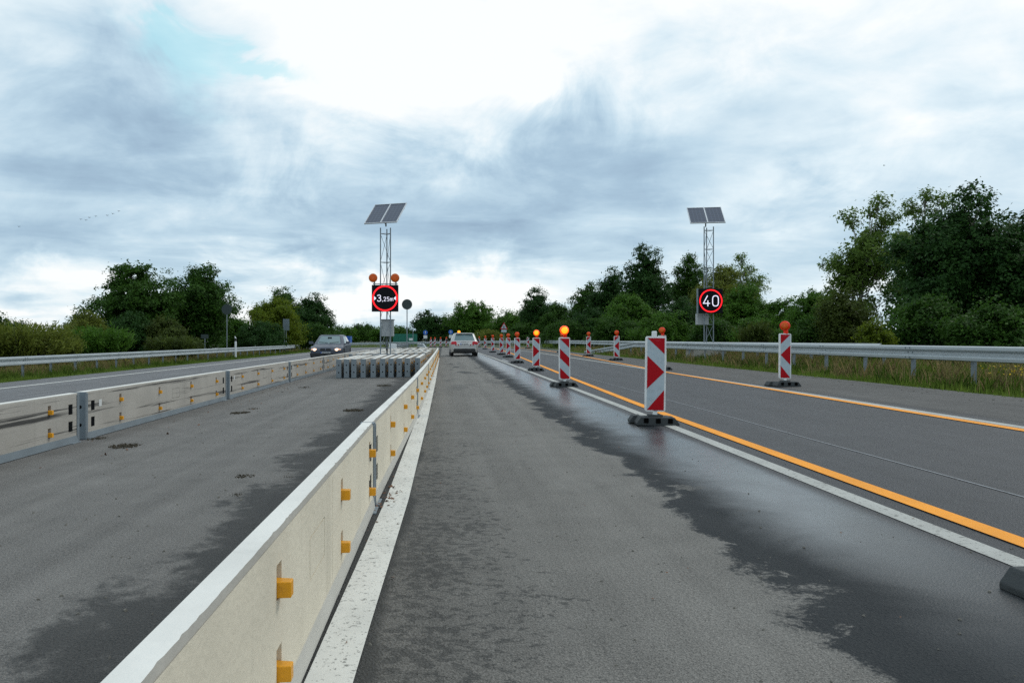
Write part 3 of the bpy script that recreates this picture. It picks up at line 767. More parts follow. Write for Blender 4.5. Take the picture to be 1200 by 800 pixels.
def make_beacon(style, lamp, label, lamp_turn=0.0):
    """lamp: None, 'off', 'on'"""
    root = thing('lane_beacon', label, 'traffic beacon')
    b = MB()
    for sx in (1, -1):      # two interlocking feet with bevelled flanks and finger notches
        y0 = .06 if sx > 0 else -.06
    prof = [(-.245, 0), (.285, 0), (.285, .03), (.225, .105), (-.195, .105), (-.245, .03)]
    b.prism(prof, .26, 'XZ', -.17)
    b.prism([(-.30, 0), (-.16, 0), (-.16, .10), (-.25, .10), (-.30, .03)], .20, 'XZ', .085)
    b.prism([(.06, 0), (.25, 0), (.25, .05), (.20, .10), (.06, .10)], .12, 'XZ', .085)
    b.box((0, -.03, .115), (.18, .14, .03))
    for x in (-.13, .02, .17):
        b.box((x, -.169, .062), (.058, .03, .060), m=1)  # black blocks stand in for the shade of finger notches
        b.box((x + .02, -.06, .106), (.03, .16, .012))
    b.obj('foot', [M['rubber'], M['notch_shade']], root, bevel=.008)
    MB().box((0, -.02, .15), (.055, .05, .10)).obj('stem', M['white_pl'], root)
    z0 = .165; hw = PW / 2 + .022; h = PH + .044; c_ = .03
    ol = []
    for cx, cz, a0 in ((hw - c_, z0 + c_, -90), (hw - c_, z0 + h - c_, 0), (-hw + c_, z0 + h - c_, 90), (-hw + c_, z0 + c_, 180)):
        for k in range(5): ol.append((cx + c_ * math.cos(R(a0 + k * 22.5)), cz + c_ * math.sin(R(a0 + k * 22.5))))
    pn = MB().prism(ol, .05, 'XZ', -.045).obj('panel', M['white_pl'], root, bevel=.005)
    fc = MB().box((0, -.0462, z0 + .022 + PH / 2), (PW, .003, PH))
    fc.obj('white_sheet', M['refl_white'], pn)
    rs = MB()
    for p in stripes(style): rs.prism([(x, z + z0 + .022) for x, z in p], .003, 'XZ', -.0505)
    rs.obj('red_stripes', M['refl_red'], pn)
    mk = MB(); top = z0 + .022 + PH
    for k in range(7): mk.box((-.033 + k * .011 + (.02 if style != 'left' else -.02), -.0512, top - .032), (.007, .0012, .010))
    mk.obj('maker_mark', M['tail'], pn)
    zt = z0 + h
    if lamp is None:
        MB().box((-.02, -.02, zt + .03), (.062, .045, .075)).obj('handle', M['white_pl'], root, bevel=.012)
    else:
        lr = bpy.data.objects.new('lamp', None); COL.objects.link(lr); lr.parent = root
        lr.location = (0, -.02, zt); lr.rotation_euler.z = lamp_turn
        hb = MB(); hb.box((.015, .015, .035), (.085, .075, .085)); hb.box((.02, .02, .10), (.06, .055, .08))
        hb.obj('lamp_socket', M['lamp_red'], lr, bevel=.012)
        ln = MB()
        ln.lathe([(.0, .052), (.06, .050), (.095, .036), (.104, .012), (.104, -.012), (.095, -.036), (.06, -.050), (0, -.052)], 24, 'Y', (0, 0, .165))
        ln.obj('lamp_head', M['lamp_glow'] if lamp == 'on' else M['lamp_red'], lr, smooth=True)
        l2 = MB()
        l2.lathe([(0, -.064), (.030, -.063), (.056, -.058), (.076, -.047), (.076, -.038), (0, -.038)], 20, 'Y', (0, 0, .165))
        l2.obj('lens', M['lamp_core'] if lamp == 'on' else M['lamp_amber'], lr, smooth=True)
    return root
LB = 'striped beacon '
beacons = [  # X, Y, style, lamp, turn of the whole, label, lamp turn
    (2.72, 9.7, 'right', None, -6, LB + 'nearest the camera, arrow to the right, white handle and no lamp', 0),
    (2.78, 17.3, 'diag', 'on', 2, LB + 'with plain slanting stripes under a brightly lit lamp, second in the middle row', 0),
    (3.15, 25.6, 'right', 'on', -10, LB + 'under a lit amber lamp, just left of the slanting striped one', 0),
    (3.32, 33.8, 'right', 'off', 0, LB + 'with unlit lamp, next one left of the lit amber lamp', 0),
    (3.78, 44.0, 'right', 'off', 4, LB + 'fifth from the camera in the middle row, unlit lamp', 0),
    (3.92, 51.0, 'right', 'off', 0, LB + 'sixth from the camera, before the warning triangle post', 0),
    (3.92, 60.0, 'right', 'off', 0, LB + 'seventh from the camera, halfway between silver car and warning triangle', 0),
    (4.35, 79.0, 'right', 'off', -5, LB + 'eighth from the camera in the middle row, close to the silver car', 0),
    (4.6, 98.0, 'right', 'off', 0, LB + 'last of the middle row, partly hidden by the silver car', 0),
    (7.30, 16.1, 'left', 'off', 4, LB + 'with left arrow, nearest one of the row along the right rail', -38),
    (7.16, 24.6, 'left', 'off', 0, LB + 'of the right row whose lamp shows above the nearest beacon', -30),
    (8.05, 35.0, 'left', 'off', 0, LB + 'with left arrow in front of the sloping guard rail end', -30),
    (8.30, 43.0, 'left', 'off', 0, LB + 'with left arrow just left of the sloping guard rail end', -30),
    (8.60, 55.0, 'left', 'off', 0, LB + 'hidden mostly behind the slanting striped beacon', -10),
    (8.75, 78.0, 'left', None, 0, LB + 'small and lampless by the far rail, right of the warning triangle', 0),
    (-.45, 103.0, 'diag_left', 'off', 0, LB + 'far off, second from the right of the four before the bend', 0),
    (-1.25, 103.0, 'diag_left', 'off', 0, LB + 'far off, right of the two standing close together before the bend', 0),
    (-1.75, 101.0, 'diag_left', 'off', 0, LB + 'far off, leftmost of the four before the bend', 0),
    (-.40 + .75, 104.0, 'diag_left', 'off', 0, LB + 'far off, nearest the silver car of the four before the bend', 0),
    (2.765, 3.05, 'right', None, 0, LB + 'of which only the black foot shows at the right edge', 0),
]
brnd = random.Random(17)
for X, Y, st, lp_, tn, lab, lt in beacons:
    o = make_beacon(st, lp_, lab, R(lt)); o.location = (X, Y, g(X)); o.rotation_euler.z = R(tn)
    o['group'] = 'striped beacons along the works'
    o.rotation_euler.x = R(brnd.uniform(-1.2, 1.2)); o.rotation_euler.y = R(brnd.uniform(-1.3, 1.3))

# ------------------------------------------------------------------ sign masts
def flat_ring(mb, r0, r1, y, n=64, cz=0.0, d=.006, m=0):
    vs_ = []
    for yy in (y, y + d):
        for r in (r0, r1):
            vs_ += [(r * math.cos(2 * math.pi * i / n), yy, cz + r * math.sin(2 * math.pi * i / n)) for i in range(n)]
    fs = []
    for i in range(n):
        j = (i + 1) % n
        fs += [(i, j, n + j, n + i), (2 * n + i, 3 * n + i, 3 * n + j, 2 * n + j), (n + i, n + j, 3 * n + j, 3 * n + i), (i, 2 * n + i, 2 * n + j, j)]
    mb.add(vs_, fs, m)
GL = {
    '4': [[(.40, 1), (.0, .26), (.62, .26)], [(.44, .52), (.44, 0)]],
    '0': [[(.0, .28), (.04, .12), (.14, .02), (.28, .0), (.42, .02), (.52, .12), (.56, .28), (.56, .72), (.52, .88), (.42, .98), (.28, 1.0), (.14, .98), (.04, .88), (.0, .72), (.0, .28)]],
    '3': [[(.02, .86), (.10, .96), (.26, 1), (.42, .96), (.50, .84), (.50, .70), (.42, .58), (.22, .54)], [(.22, .54), (.44, .48), (.54, .36), (.54, .18), (.44, .05), (.26, 0), (.08, .04), (.0, .16)]],
    '2': [[(.02, .76), (.06, .92), (.26, 1), (.46, .93), (.52, .76), (.46, .56), (.02, 0), (.56, 0)]],
    '5': [[(.50, 1), (.08, 1), (.04, .54), (.26, .62), (.46, .54), (.54, .32), (.46, .08), (.26, 0), (.02, .08)]],
    'm': [[(0, 0), (0, .66)], [(0, .50), (.12, .65), (.28, .65), (.36, .50), (.36, 0)], [(.36, .50), (.48, .65), (.64, .65), (.72, .50), (.72, 0)]],
    ',': [[(.10, .06), (.0, -.20)]],
}
def lettering(name, txt, size, loc, parent, m, wd, gap=.20):
    """characters drawn as flat LED strokes, each a little slab standing on the panel"""
    b = MB(); x = 0.0
    for ch in txt:
        sc = size * (1.0)
        for ln in GL[ch]:
            for i, (p, q) in enumerate(zip(ln[:-1], ln[1:])):
                p, q = Vector((x + p[0] * sc, p[1] * sc)), Vector((x + q[0] * sc, q[1] * sc)); dd = (q - p).normalized(); nn = Vector((-dd.y, dd.x)) * wd / 2; e = dd * wd * .28
                yo = .0006 * (i % 2)
                b.prism([tuple(p - e + nn), tuple(p - e - nn), tuple(q + e - nn), tuple(q + e + nn)], .005, 'XZ', -yo)
        x += (max(c[0] for l in GL[ch] for c in l) + gap) * sc
    x -= gap * size
    for k in range(len(b.v)): b.v[k] = (b.v[k][0] - x / 2 + loc[0], b.v[k][1] + loc[1], b.v[k][2] - size / 2 + loc[2])
    return b.obj(name, m, parent)
def solar(root, z, w, l, yaw, tilt, sx):
    """two framed modules side by side on a tilted cross bar"""
    for s in (-1, 1):
        p = bpy.data.objects.new('solar_panel', MB().box((0, 0, 0), (w, l, .004)).mesh('solar_panel', M['cell'])); COL.objects.link(p)
        p.parent = root
        mx = Matrix.Rotation(yaw, 4, 'Z') @ Matrix.Rotation(tilt, 4, 'X')
        p.rotation_euler = mx.to_euler()
        off = mx @ Vector((s * (w / 2 + .012), 0, .035)); p.location = (off.x + sx, off.y, z + off.z)
        f = MB()
        for a, c in (((0, l / 2, 0), (w, .03, .045)), ((0, -l / 2, 0), (w, .03, .045)), ((w / 2, 0, 0), (.026, l + .03, .045)), ((-w / 2, 0, 0), (.026, l + .03, .045))): f.box(a, c)
        f.box((0, 0, -.012), (w - .03, l - .03, .006), m=1)
        f.obj('frame', [M['alu'], M['box_grey']], p)
    b = MB(); mx = Matrix.Rotation(yaw, 3, 'Z') @ Matrix.Rotation(tilt, 3, 'X')
    for v in (-l * .3, l * .3):
        b.tube(mx @ Vector((-w, v, -.03)) + Vector((sx, 0, z)), mx @ Vector((w, v, -.03)) + Vector((sx, 0, z)), .018)
    b.tube((sx, 0, z - .02), (sx, 0, z - .5), .03)
    for v in (-l * .3, l * .3): b.tube(mx @ Vector((0, v, -.03)) + Vector((sx, 0, z)), (sx, 0, z - .45), .013)
    b.obj('panel_bracket', M['galv_dark'], root)
def lattice(root, z0, z1, w, step, m):
    b = MB()
    legs = [(-w / 2, -w * .29), (w / 2, -w * .29), (0.03, w * .58)]
    for x, y in legs: b.tube((x, y, z0), (x, y, z1), .024)
    k = 0; z = z0 + .25
    while z < z1 - .05:
        for i in range(3):
            a, c = legs[i], legs[(i + 1) % 3]
            b.tube((*a, z), (*c, z), .012, n=6)
            if z + step < z1:
                p, r = (a, c) if k % 2 == 0 else (c, a)
                b.tube((*p, z + .02), (*r, z + step - .02), .009, n=6)
        z += step; k += 1
    return b.obj('lattice_mast', m, root)
# width-limit mast in the closed strip
YM = 30.3; sM = F_PX / YM; XM = (452 - VX) / sM
t1 = thing('sign_mast', 'lattice mast with lit width limit sign, solar panels and two amber lamps', 'road sign', (XM, YM, g(XM)))
def zM(y): return CAM_Z + (HY - y) / sM - g(XM)
MB().box((0, 0, .27), (1.15, 1.1, .54)).obj('foundation', M['conc_old_shade'], t1, bevel=.02)
MB().box((0, 0, .558), (.95, .8, .035)).obj('base_plate', M['galv'], t1)
lattice(t1, .57, zM(267.5), .40, 1.15, M['galv'])
zs_ = zM(350)
sp = MB().box((0, -.30, zs_), (1.06, .12, 1.06)).obj('sign_panel', M['screen'], t1, bevel=.012)
rg = MB(); flat_ring(rg, .455, .512, -.372, cz=zs_); rg.obj('red_ring', M['led_red'], sp)
lettering('numerals', '3', .25, (-.235, -.372, zs_ + .005), sp, M['led_white'], .028)
lettering('numerals', ',25m', .155, (.105, -.372, zs_ - .03), sp, M['led_white'], .018, .28)
for s in (-1, 1):
    MB().prism([(s * .435, zs_ + .085), (s * .435, zs_ - .085), (s * .345, zs_)], .006, 'XZ', -.376).obj('arrow', M['led_white'], sp)
ar = MB(); ar.tube((-.5, -.26, zs_ + .58), (.5, -.26, zs_ + .58), .018)
for s in (-1, 1):
    ar.tube((s * .43, -.26, zs_ + .5), (s * .43, -.26, zs_ + .66), .03)
    ar.tube((s * .2, -.26, zs_ + .5), (s * .2, -.26, zs_ + .6), .02)
ar.obj('lamp_bracket', M['galv'], t1)
for s, pxx in ((-1, 438), (1, 463.5)):
    c = ((pxx - 452) / sM, -.28, zM(326.3))
    w_ = bpy.data.objects.new('warning_lamp', MB().lathe([(0, .09), (.10, .08), (.16, .05), (.175, .0), (.175, -.03), (.165, -.045), (0, -.045)], 28, 'Y').mesh('warning_lamp', M['lamp_orange'], True))
    COL.objects.link(w_); w_.parent = t1; w_.location = c
    MB().lathe([(0, -.062), (.05, -.061), (.11, -.056), (.155, -.047), (.155, -.040), (0, -.040)], 28, 'Y').obj('lens', M['lamp_amber'], w_, smooth=True)
cb = MB().box((.07, .14, zM(384.5)), (.50, .30, .66)).obj('control_box', M['box_grey'], t1, bevel=.015)
MB().box((.07, .14, zM(384.5) + .345), (.56, .36, .03)).obj('box_roof', M['box_grey'], cb)
cabl = MB()
for k in range(3):
    cabl.path([(.05 + .03 * k, .10, zM(394)), (-.12 + .1 * k, .05, 1.05), (.04 * k, .02, .85), (.06, .05, .58)], [.012] * 4)
cabl.obj('cables', M['black'], t1)
solar(t1, zM(251), .68, 1.40, R(-19), R(41), .01)
# speed-limit mast behind the right rail
YR = 34.0; sR = F_PX / YR; XRM = (829.5 - VX) / sR
t2 = thing('sign_mast', 'lattice mast with lit 40 speed limit sign and solar panels behind the right rail', 'road sign', (XRM, YR, g(XRM)))
def zR(y): return CAM_Z + (HY - y) / sR - g(XRM)
MB().box((-.10, 0, .16), (1.45, 1.1, .62)).obj('foundation', M['conc_old_shade'], t2, bevel=.02)
MB().box((-.05, -.15, .478), (.9, .7, .03)).obj('base_plate', M['galv'], t2)
lattice(t2, .48, zR(266), .42, .85, M['galv'])
zs_ = zR(353)
sp = MB().box((0, -.32, zs_), (1.08, .12, 1.10)).obj('sign_panel', M['screen'], t2, bevel=.012)
MB().box((-.56, -.27, zs_), (.035, .16, 1.12)).obj('side_bracket', M['galv_dark'], sp)
rg = MB(); flat_ring(rg, .462, .512, -.392, cz=zs_); rg.obj('red_ring', M['led_red'], sp)
lettering('numerals', '40', .46, (0, -.388, zs_ + .0), sp, M['led_white'], .040, .28)
MB().box((-.22, .12, zR(374)), (.52, .28, .50)).obj('control_box', M['box_grey'], t2, bevel=.015)
solar(t2, zR(253), .73, 1.30, R(-9), R(40), -.10)

# ------------------------------------------------------------------ road signs seen from behind and far off
def post_sign(label, X, Y, top, build, r=.03, extra=None):
    root = thing('road_sign', label, 'road sign', (X, Y, g(X)))
    MB().tube((0, 0, 0), (0, 0, top), r).obj('pole', M['galv'], root)
    build(root); return root
def disc(z, r, m, y=-.035):
    def f(root):
        MB().lathe([(0, -.012), (r, -.012), (r, .012), (0, .012)], 32, 'Y', (0, y, z)).obj('sign_disc', m, root)
        MB().box((0, y + .012, z), (.04, .02, r * 1.7)).obj('clamp', M['galv_dark'], root)
    return f
post_sign('round road sign seen from behind on a tall pole, right of the width limit mast', (477 - VX) * 55 / F_PX, 55, 3.75, disc(3.72, .38, M['sign_back']), .035)
post_sign('round road sign seen from behind beyond the left guard rail', -16.6, 57.5, 3.75, disc(3.70, .40, M['sign_back']), .035)
post_sign('small rectangular sign seen from behind beside the tall round one on the left', -16.7, 52.5, 1.75,
          lambda r: MB().box((0, -.04, 1.62), (.52, .015, .28)).obj('sign_plate', M['sign_back'], r))
def slats(root):
    p = MB()
    for k in range(5): p.box((-.28 + k * .14, -.05, 3.0), (.125, .02, 1.25))
    p.obj('sign_plate', M['galv_dark'], root)
    MB().tube((-.2, 0, 0), (-.2, 0, 3.4), .03).obj('pole', M['galv'], root)
post_sign('tall grey sign board seen from behind in front of the yellow green tree', -17.2, 82, 3.4, slats)
def arrow_sign(root):
    MB().lathe([(0, -.012), (.36, -.012), (.36, .012), (0, .012)], 28, 'Y', (0, -.04, 2.2)).obj('sign_disc', M['sign_blue'], root)
    a = MB().prism([(-.04, 2.02), (.04, 2.02), (.04, 2.28), (.12, 2.26), (0, 2.43), (-.12, 2.26), (-.04, 2.28)], .004, 'XZ', -.058)
    a.obj('arrow', M['white_pl'], root)
    MB().box((0, -.04, 1.52), (.58, .02, .50)).obj('plate', M['white_pl'], root)
post_sign('blue round arrow sign with white plate, left one of two at the bend', (498.5 - VX) * 118 / F_PX, 118, 2.2, arrow_sign)
post_sign('blue round arrow sign with white plate, nearer the silver car', (528.3 - VX) * 118 / F_PX, 118, 2.2, arrow_sign)
def tri(root):
    z = 2.15
    MB().prism([(-.47, z), (.47, z), (0, z + .82)], .012, 'XZ', -.05).obj('sign_plate', M['refl_red'], root)
    MB().prism([(-.33, z + .085), (.33, z + .085), (0, z + .66)], .004, 'XZ', -.056).obj('white_field', M['refl_white'], root)
    b = MB(); b.prism([(-.10, z + .12), (-.03, z + .12), (-.01, z + .45), (-.06, z + .40)], .004, 'XZ', -.062)
    b.prism([(.03, z + .12), (.10, z + .12), (.05, z + .36), (.01, z + .45)], .004, 'XZ', -.062); b.obj('symbol', M['black'], root)
    MB().box((0, -.045, z - .20), (.62, .02, .30)).obj('plate', M['refl_white'], root)
post_sign('red bordered warning triangle above a white plate in front of the trees', (590.5 - VX) * 88 / F_PX, 88, 2.6, tri)
p = thing('lamp_pole', 'thin bare grey pole beside the round sign back at the bend', 'pole', ((484 - VX) * 95 / F_PX, 95, g(-4)))
MB().tube((0, 0, 0), (0, 0, 2.9), .04).obj('pole', M['galv'], p); MB().lathe([(.0, 2.9), (.045, 2.9), (.03, 2.94), (0, 2.95)], 10).obj('cap', M['galv_dark'], p)
dp = thing('marker_post', 'white delineator post with a black band beyond the left rail', 'marker post', (-15.1, 54.5, g(-15.1)))
MB().prism([(-.06, 0), (.06, 0), (.06, 1.45), (-.06, 1.62)], .10, 'XZ', -.05).obj('body', M['white_pl'], dp, bevel=.01)
MB().box((0, 0, 1.36), (.125, .105, .22)).obj('band', M['black'], dp)
# containers and a trailer far beyond the bend
def container(label, X, Y, w, h, l, m, cat='container'):
    root = thing('storage_container', label, cat, (X, Y, g(X)))
    b = MB().box((0, 0, h / 2 + .1), (w, l, h))
    k = int(w / .3)
    for i in range(k): b.box((-w / 2 + .15 + i * .3, -l / 2 - .03, h / 2 + .1), (.14, .06, h - .3))
    b.obj('walls', m, root); MB().box((0, 0, h + .13), (w + .06, l + .06, .06)).obj('roof', m, root)
    MB().box((w * .25, -l / 2 - .07, h * .55), (.8, .02, .5)).obj('sign_plate', M['white_pl'] if 'green' in label else m, root)
    return root
container('small blue steel container far beyond the bend, left of the mast', (407 - VX) * 165 / F_PX, 165, 1.7 * 1.0, 1.9, 3, M['blue_box'])
container('low green box beyond the bend behind the mast', (475 - VX) * 160 / F_PX, 160, 5.0, 2.2, 3, M['green_box'])

# ------------------------------------------------------------------ cars
def lerp(keys, y): return float(np.interp(y, [k[0] for k in keys], [k[1] for k in keys]))
def car(label, spec, loc, rz):
    root = thing('passenger_car', label, 'car', loc, rz)
    L2, hw0 = spec['len'] / 2, spec['w'] / 2
    wy = spec['wheels']; wr = .33
    ys = sorted(set([round(v, 3) for v in np.linspace(-L2, L2, 60)] + [round(w + k * .05, 3) for w in wy for k in range(-8, 9)]))
    secs = []
    for y in ys:
        u = abs(y) / L2
        hw = hw0 * (1 - .16 * max(0, (u - .72) / .28) ** 2.2)
        zb = lerp(spec['bottom'], y); zbelt = lerp(spec['belt'], y); zd = lerp(spec['deck'], y)
        za = zb
        for w in wy:
            dd = abs(y - w)
            if dd < wr + .05: za = max(za, wr + math.sqrt((wr + .05) ** 2 - dd * dd) - .01)
        zm = max(zb + .28, za + .02)
        zm = min(zm, zbelt - .08)
        za = min(za, zm - .01)
        secs.append([(0, zb + .02), (hw * .80, zb + .02), (hw * .93, za), (hw, zm), (hw * 1.0, (zm + zbelt) / 2 + .03), (hw * .985, zbelt - .03), (hw * .93, zbelt + .005), (hw * .62, zd - .004), (0, zd + .012)])
    mb = MB(); k = len(secs[0])
    full = []
    for y, s in zip(ys, secs):
        full.append([(x, y, z) for x, z in s] + [(-x, y, z) for x, z in reversed(s[1:-1])])
    kk = len(full[0]); vs_ = [p for r in full for p in r]; fs = []
    for i in range(len(full) - 1):
        for j in range(kk): fs.append((i * kk + j, i * kk + (j + 1) % kk, (i + 1) * kk + (j + 1) % kk, (i + 1) * kk + j))
    fs += [tuple(range(kk)), tuple(range((len(full) - 1) * kk, len(full) * kk))]
    mb.add(vs_, fs); body = mb.obj('body', spec['paint'], root, smooth=True)
    e = body.modifiers.new('edges', 'EDGE_SPLIT'); e.split_angle = R(38)
    c = spec['cabin']   # base front/rear y, z, half width ; roof front/rear y, z, half width
    def ring(yf, yr, z, hw, bow):
        pts = [(-hw * .82, yf), (0, yf + bow), (hw * .82, yf), (hw, yf - .16), (hw * 1.01, (yf + yr) / 2), (hw * .98, yr + .14), (hw * .84, yr), (0, yr - bow * .6), (-hw * .84, yr), (-hw * .98, yr + .14), (-hw * 1.01, (yf + yr) / 2), (-hw, yf - .16)]
        return [(x, y, z) for x, y in pts]
    r0 = ring(c['bf'], c['br'], c['bz'], c['bw'], .12); r1 = ring(c['rf'], c['rr'], c['rz'], c['rw'], .07)
    r2 = [(x * .80, y * .9 + (c['rf'] + c['rr']) * .05, c['rz'] + .045) for x, y, z in r1]
    cb_ = MB(); vs_ = r0 + r1 + r2; n = 12; fs = []
    for q_ in (0, 1):
        for i in range(n): fs.append((q_ * n + i, q_ * n + (i + 1) % n, (q_ + 1) * n + (i + 1) % n, (q_ + 1) * n + i))
    fs.append(tuple(range(2 * n, 3 * n))); cb_.add(vs_, fs); cb_.obj('roof', spec['paint'], root, smooth=False, bevel=.02)
    def pane(name, i0, i1, mu, lo, hi):
        """glass laid over the cabin between ring corners i0..i1"""
        A_, B_, C_, D_ = (Vector(r0[i0]), Vector(r0[i1]), Vector(r1[i1]), Vector(r1[i0]))
        nrm = (B_ - A_).cross(D_ - A_).normalized(); ctr = Vector((0, (c['bf'] + c['br']) / 2, c['bz']))
        if nrm.dot((A_ + B_ + C_ + D_) / 4 - ctr) < 0: nrm = -nrm
        def bl_(u, v): return (A_ * (1 - u) + B_ * u) * (1 - v) + (D_ * (1 - u) + C_ * u) * v
        qd = [bl_(mu, lo), bl_(1 - mu, lo), bl_(1 - mu, hi), bl_(mu, hi)]
        b = MB(); b.add([p + nrm * .010 for p in qd] + [p - nrm * .004 for p in qd], [(0, 1, 2, 3), (7, 6, 5, 4), (0, 4, 5, 1), (1, 5, 6, 2), (2, 6, 7, 3), (3, 7, 4, 0)])
        return b
    def multi(name, chain, lo, hi, mu):
        b = MB()
        for i0, i1, a, z in chain:
            A_, B_, C_, D_ = (Vector(r0[i0]), Vector(r0[i1]), Vector(r1[i1]), Vector(r1[i0]))
            nrm = (B_ - A_).cross(D_ - A_).normalized()
            if nrm.dot((A_ + B_) / 2 - Vector((0, (c['bf'] + c['br']) / 2, c['bz'] - .2))) < 0: nrm = -nrm
            def bl_(u, v): return (A_ * (1 - u) + B_ * u) * (1 - v) + (D_ * (1 - u) + C_ * u) * v
            qd = [bl_(a, lo), bl_(z, lo), bl_(z, hi), bl_(a, hi)]
            b.add([p + nrm * .010 for p in qd] + [p - nrm * .004 for p in qd], [(0, 1, 2, 3), (7, 6, 5, 4), (0, 4, 5, 1), (1, 5, 6, 2), (2, 6, 7, 3), (3, 7, 4, 0)])
        return b.obj(name, M['glass'], root)
    multi('windscreen', [(0, 1, .05, 1), (1, 2, 0, .95)], .08, .93, 0)
    multi('rear_window', [(6, 7, .06, 1), (7, 8, 0, .94)], .18, .90, 0)
    for a, b_, e_ in ((3, 4, 5), (11, 10, 9)):
        multi('side_window', [(a, b_, .10, .93)], .12, .88, 0); multi('side_window', [(b_, e_, .05, .86)], .12, .88, 0)
    for w in wy:
        for s in (-1, 1):
            x = s * (hw0 - .12)
            wh = bpy.data.objects.new('wheel', MB().lathe([(.19, -.10), (.30, -.105), (.33, -.08), (.33, .08), (.30, .105), (.19, .10)], 28, 'X').mesh('wheel', M['tyre'], True))
            COL.objects.link(wh); wh.parent = root; wh.location = (x, w, wr)
            rm = MB(); rm.lathe([(0, s * .07), (.06, s * .085), (.18, s * .075), (.205, s * .095), (.205, s * .03), (0, s * .03)], 20, 'X')
            for q_ in range(5):
                an = 2 * math.pi * q_ / 5; rm.tube((s * .088, 0, 0), (s * .088, .17 * math.cos(an), .17 * math.sin(an)), .022, .03, 6)
            rm.obj('rim', M['rim'], wh)
    MB().box((0, 0, .30), (spec['w'] - .34, spec['len'] - .8, .22)).obj('underbody', M['black'], root)
    for s in (-1, 1):
        b = MB(); b.box((s * (c['bw'] + .17), c['bf'] - .22, c['bz'] + .09), (.20, .12, .14)); b.tube((s * (c['bw'] - .04), c['bf'] - .20, c['bz'] + .02), (s * (c['bw'] + .12), c['bf'] - .20, c['bz'] + .06), .025)
        b.obj('mirror', spec['mirror'], root, bevel=.03, seg=3)
    return root
def ell(mb, c, r, n=14, m=0):
    k = 8; vs_ = []; fs = []
    for i in range(k + 1):
        ph = math.pi * i / k
        for j in range(n):
            th = 2 * math.pi * j / n
            vs_.append((c[0] + r[0] * math.sin(ph) * math.cos(th), c[1] + r[1] * math.cos(ph), c[2] + r[2] * math.sin(ph) * math.sin(th)))
    for i in range(k):
        for j in range(n): fs.append((i * n + j, i * n + (j + 1) % n, (i + 1) * n + (j + 1) % n, (i + 1) * n + j))
    mb.add(vs_, fs, m)
hatch = dict(len=4.23, w=1.75, wheels=(1.36, -1.30), paint=M['car_dark'], mirror=M['car_dark'],
             bottom=[(-2.12, .30), (-1.8, .20), (1.8, .20), (2.12, .24)],
             belt=[(-2.12, .86), (-1.5, .93), (.9, .88), (1.6, .80), (2.0, .70), (2.12, .60)],
             deck=[(-2.12, .90), (-1.5, .95), (.9, .96), (1.5, .87), (1.95, .76), (2.12, .62)],
             cabin=dict(bf=1.0, br=-1.98, bz=.90, bw=.83, rf=.28, rr=-1.42, rz=1.375, rw=.63))
XB = (381.5 - VX) * 41.3 / F_PX
c1 = car('dark blue grey hatchback driving towards the camera with headlights on', hatch, (XB, 41.3 + 2.2, g(XB)), math.pi)
c1.scale = (1.045, 1.045, 1.06)
fy = 2.115
for s in (-1, 1):
    h = MB(); ell(h, (s * .60, fy - .13, .635), (.20, .13, .075)); hl = h.obj('headlight', M['head_rim'], c1, smooth=True)
    h = MB(); ell(h, (s * .58, fy - .05, .632), (.10, .09, .068)); h.obj('bulb', M['head_on'], hl, smooth=True)
    kd = MB().prism([(s * .02, .575), (s * .27, .575), (s * .30, .64), (s * .26, .70), (s * .03, .70)], .05, 'XZ', fy - .045); kd.obj('grille', M['black'], c1, bevel=.01)
MB().prism([(-.70, .24), (.70, .24), (.76, .36), (.66, .46), (-.66, .46), (-.76, .36)], .07, 'XZ', fy - .045).obj('lower_bumper', M['black'], c1, bevel=.015)
for s in (-1, 1): MB().prism([(s * .72, .22), (s * .80, .24), (s * .84, .45), (s * .74, .48)], .14, 'XZ', fy - .19).obj('bumper_corner', M['black'], c1, bevel=.01)
np_ = MB().box((0, fy + .002, .45), (.52, .012, .115)).obj('number_plate', M['plate'], c1)
MB().box((.235, fy + .009, .45), (.05, .004, .112)).obj('blue_band', M['sign_blue'], np_)
b = MB()
for k in range(6): b.box((.15 - k * .062 - (.03 if k > 1 else 0), fy + .009, .45), (.034, .004, .07))
b.obj('plate_marks', M['plate_mark'], np_)
for s in (-1, 1): MB().tube((s * .05, 1.02, .99), (s * .55, .93, 1.03), .012).obj('wiper', M['black'], c1)
MB().box((0, .60, 1.26), (.22, .04, .07)).obj('inner_mirror', M['black'], c1, bevel=.01)

